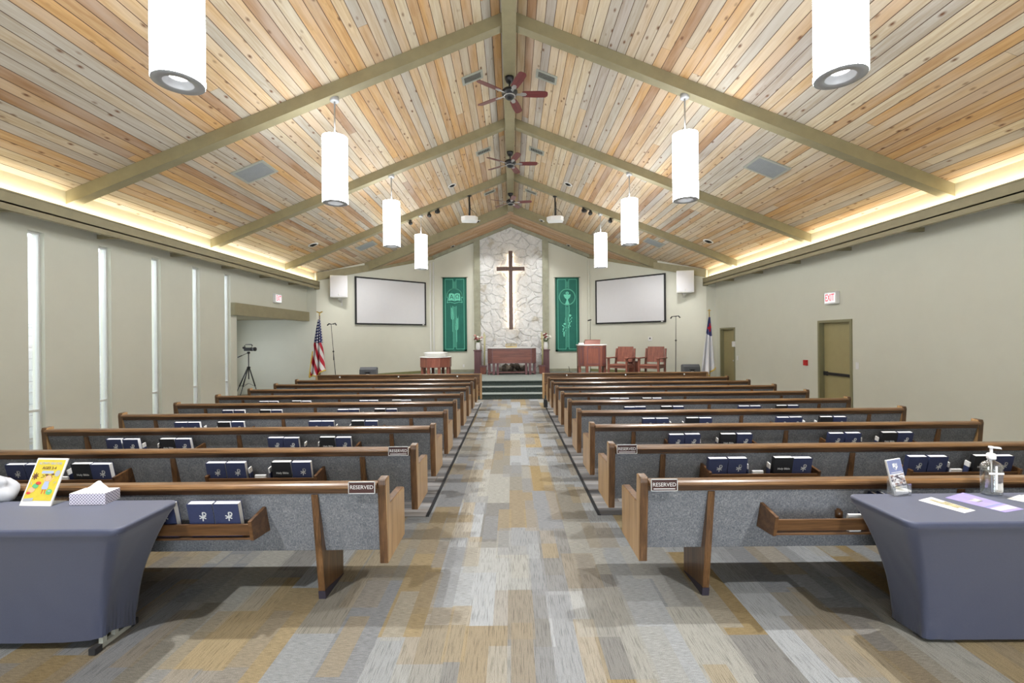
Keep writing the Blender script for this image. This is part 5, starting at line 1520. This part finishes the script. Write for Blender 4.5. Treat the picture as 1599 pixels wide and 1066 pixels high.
def projector(x, xp, s, label):
    D = 12.49; p = at(x, 342.5, D)
    top = HC+4.44-PITCH*abs(p.x)
    r = empty('projector', (p.x, D, p.z), math.radians(-8*s), label, 'projector', 'ceiling projectors')
    MB().prism([(-.235, -.08), (-.12, -.19), (.16, -.19), (.235, -.06), (.20, .17), (-.20, .17)], -.06, .06, 'z', .012).build('body', 'white', r)
    MB().tube([(0, 0, .05), (0, 0, top-p.z)], .022, 10).build('pole', 'black', r)
    m = MB(); m.box(-.10, .10, -.08, .08, .06, .085, .004); m.box(-.06, .06, -.05, .05, top-p.z-.02, top-p.z, .002); m.build('mount_plate', 'black', r)
    MB().tube([(.03, 0, .30), (.14, .02, .22), (.20, 0, .12), (.12, .05, .07)], .006, 6).tube([(.02, 0, .5), (.03, .02, .35), (.025, 0, .12)], .008, 6).build('cable', 'black', r)
    MB().lathe([(.035, 0), (.035, .02), (0, .018)], seg=16, axis='y').build('lens', 'darkgrey', r, loc=(.10*s, .165, 0))
projector(733, 732, -1, 'white ceiling projector on a black pole, window side of the ridge')
projector(867, 867, 1, 'white ceiling projector on a black pole, door side of the ridge')
def track_head(x, y, label, aim):
    D = 12.52; p = at(x, y, D); X = abs(p.x); zb = HC+4.44-PITCH*X
    r = empty('spotlight', (p.x, D, zb), 0, label, 'spotlight', 'black beam spotlights')
    MB().box(-.03, .03, -.03, .03, -.03, .004, .003).build('base', 'black', r)
    h = MB().lathe([(.055, -.02), (.058, .03), (.045, .10), (.02, .12), (0, .12)], seg=16, axis='y').build('head', 'black', r, loc=(0, 0, -.075))
    h.rotation_euler = (math.radians(200), 0, aim)
    MB().lathe([(.0, -.012), (.05, -.013)], seg=16, axis='y').build('lens', 'steel', h)
for x, y, lb, aim in ((641, 346, 'lowest black spotlight under the third rafter, window side', .3), (670, 334, 'middle black spotlight under the third rafter, window side', .4), (684, 328, 'highest black spotlight under the third rafter, window side', -.5),
                      (911, 326, 'highest black spotlight under the third rafter, door side', .5), (922, 330, 'middle black spotlight under the third rafter, door side', -.4), (953, 344, 'lowest black spotlight under the third rafter, door side', -.3)):
    track_head(x, y, lb, aim)

# ------------------------------------------------------------------ light
def area(name, loc, rot, sx, sy, e, col):
    li = bpy.data.lights.new(name, 'AREA'); li.shape = 'RECTANGLE'; li.size = sx; li.size_y = sy; li.energy = e; li.color = col
    o = bpy.data.objects.new(name, li); COL.objects.link(o); o.location = loc; o.rotation_euler = rot; return o
for s in (-1, 1):
    area('cove_light', (s*6.185, (Y0+Y1)/2, 3.535), (PI, s*math.radians(64), 0), .07, Y1-Y0-.2, 95, (1.0, .92, .76))
def spot(loc, target, e, size, col=(1, .985, .96), rad=.05):
    li = bpy.data.lights.new('stage_beam', 'SPOT'); li.energy = e; li.spot_size = math.radians(size); li.spot_blend = .7; li.shadow_soft_size = rad; li.color = col
    o = bpy.data.objects.new('stage_beam', li); COL.objects.link(o); o.location = loc
    o.rotation_euler = (Vector(target)-Vector(loc)).to_track_quat('-Z', 'Y').to_euler()
for x in (-2.6, -2.1, 2.1, 2.6): spot((x, 12.62, HC+4.44-PITCH*abs(x)-.14), (x*.6, 16.5, 1.4), 115, 75, rad=.12)
for x in (-4.6, 4.6): spot((x, 12.75, zc(x)-.20), (x*.95, 15.0, 1.6), 140, 95, rad=.15)
for x in (-1.2, 1.2): spot((x, 16.25, za(x)-.07), (x*.5, 16.9, 1.8), 65, 90)
W = bpy.data.worlds.new('daylight'); SC.world = W; W.use_nodes = True
bg = W.node_tree.nodes['Background']; bg.inputs[0].default_value = (.86, .93, 1.0, 1); bg.inputs[1].default_value = 5.5
SC.view_settings.view_transform = 'Standard'; SC.view_settings.look = 'None'; SC.view_settings.gamma = 1.0
SC.view_settings.use_curve_mapping = False
SC.view_settings.exposure = 0.43
SC.cycles.use_denoising = True
SC.cycles.max_bounces = 10; SC.cycles.diffuse_bounces = 5; SC.cycles.transparent_max_bounces = 16
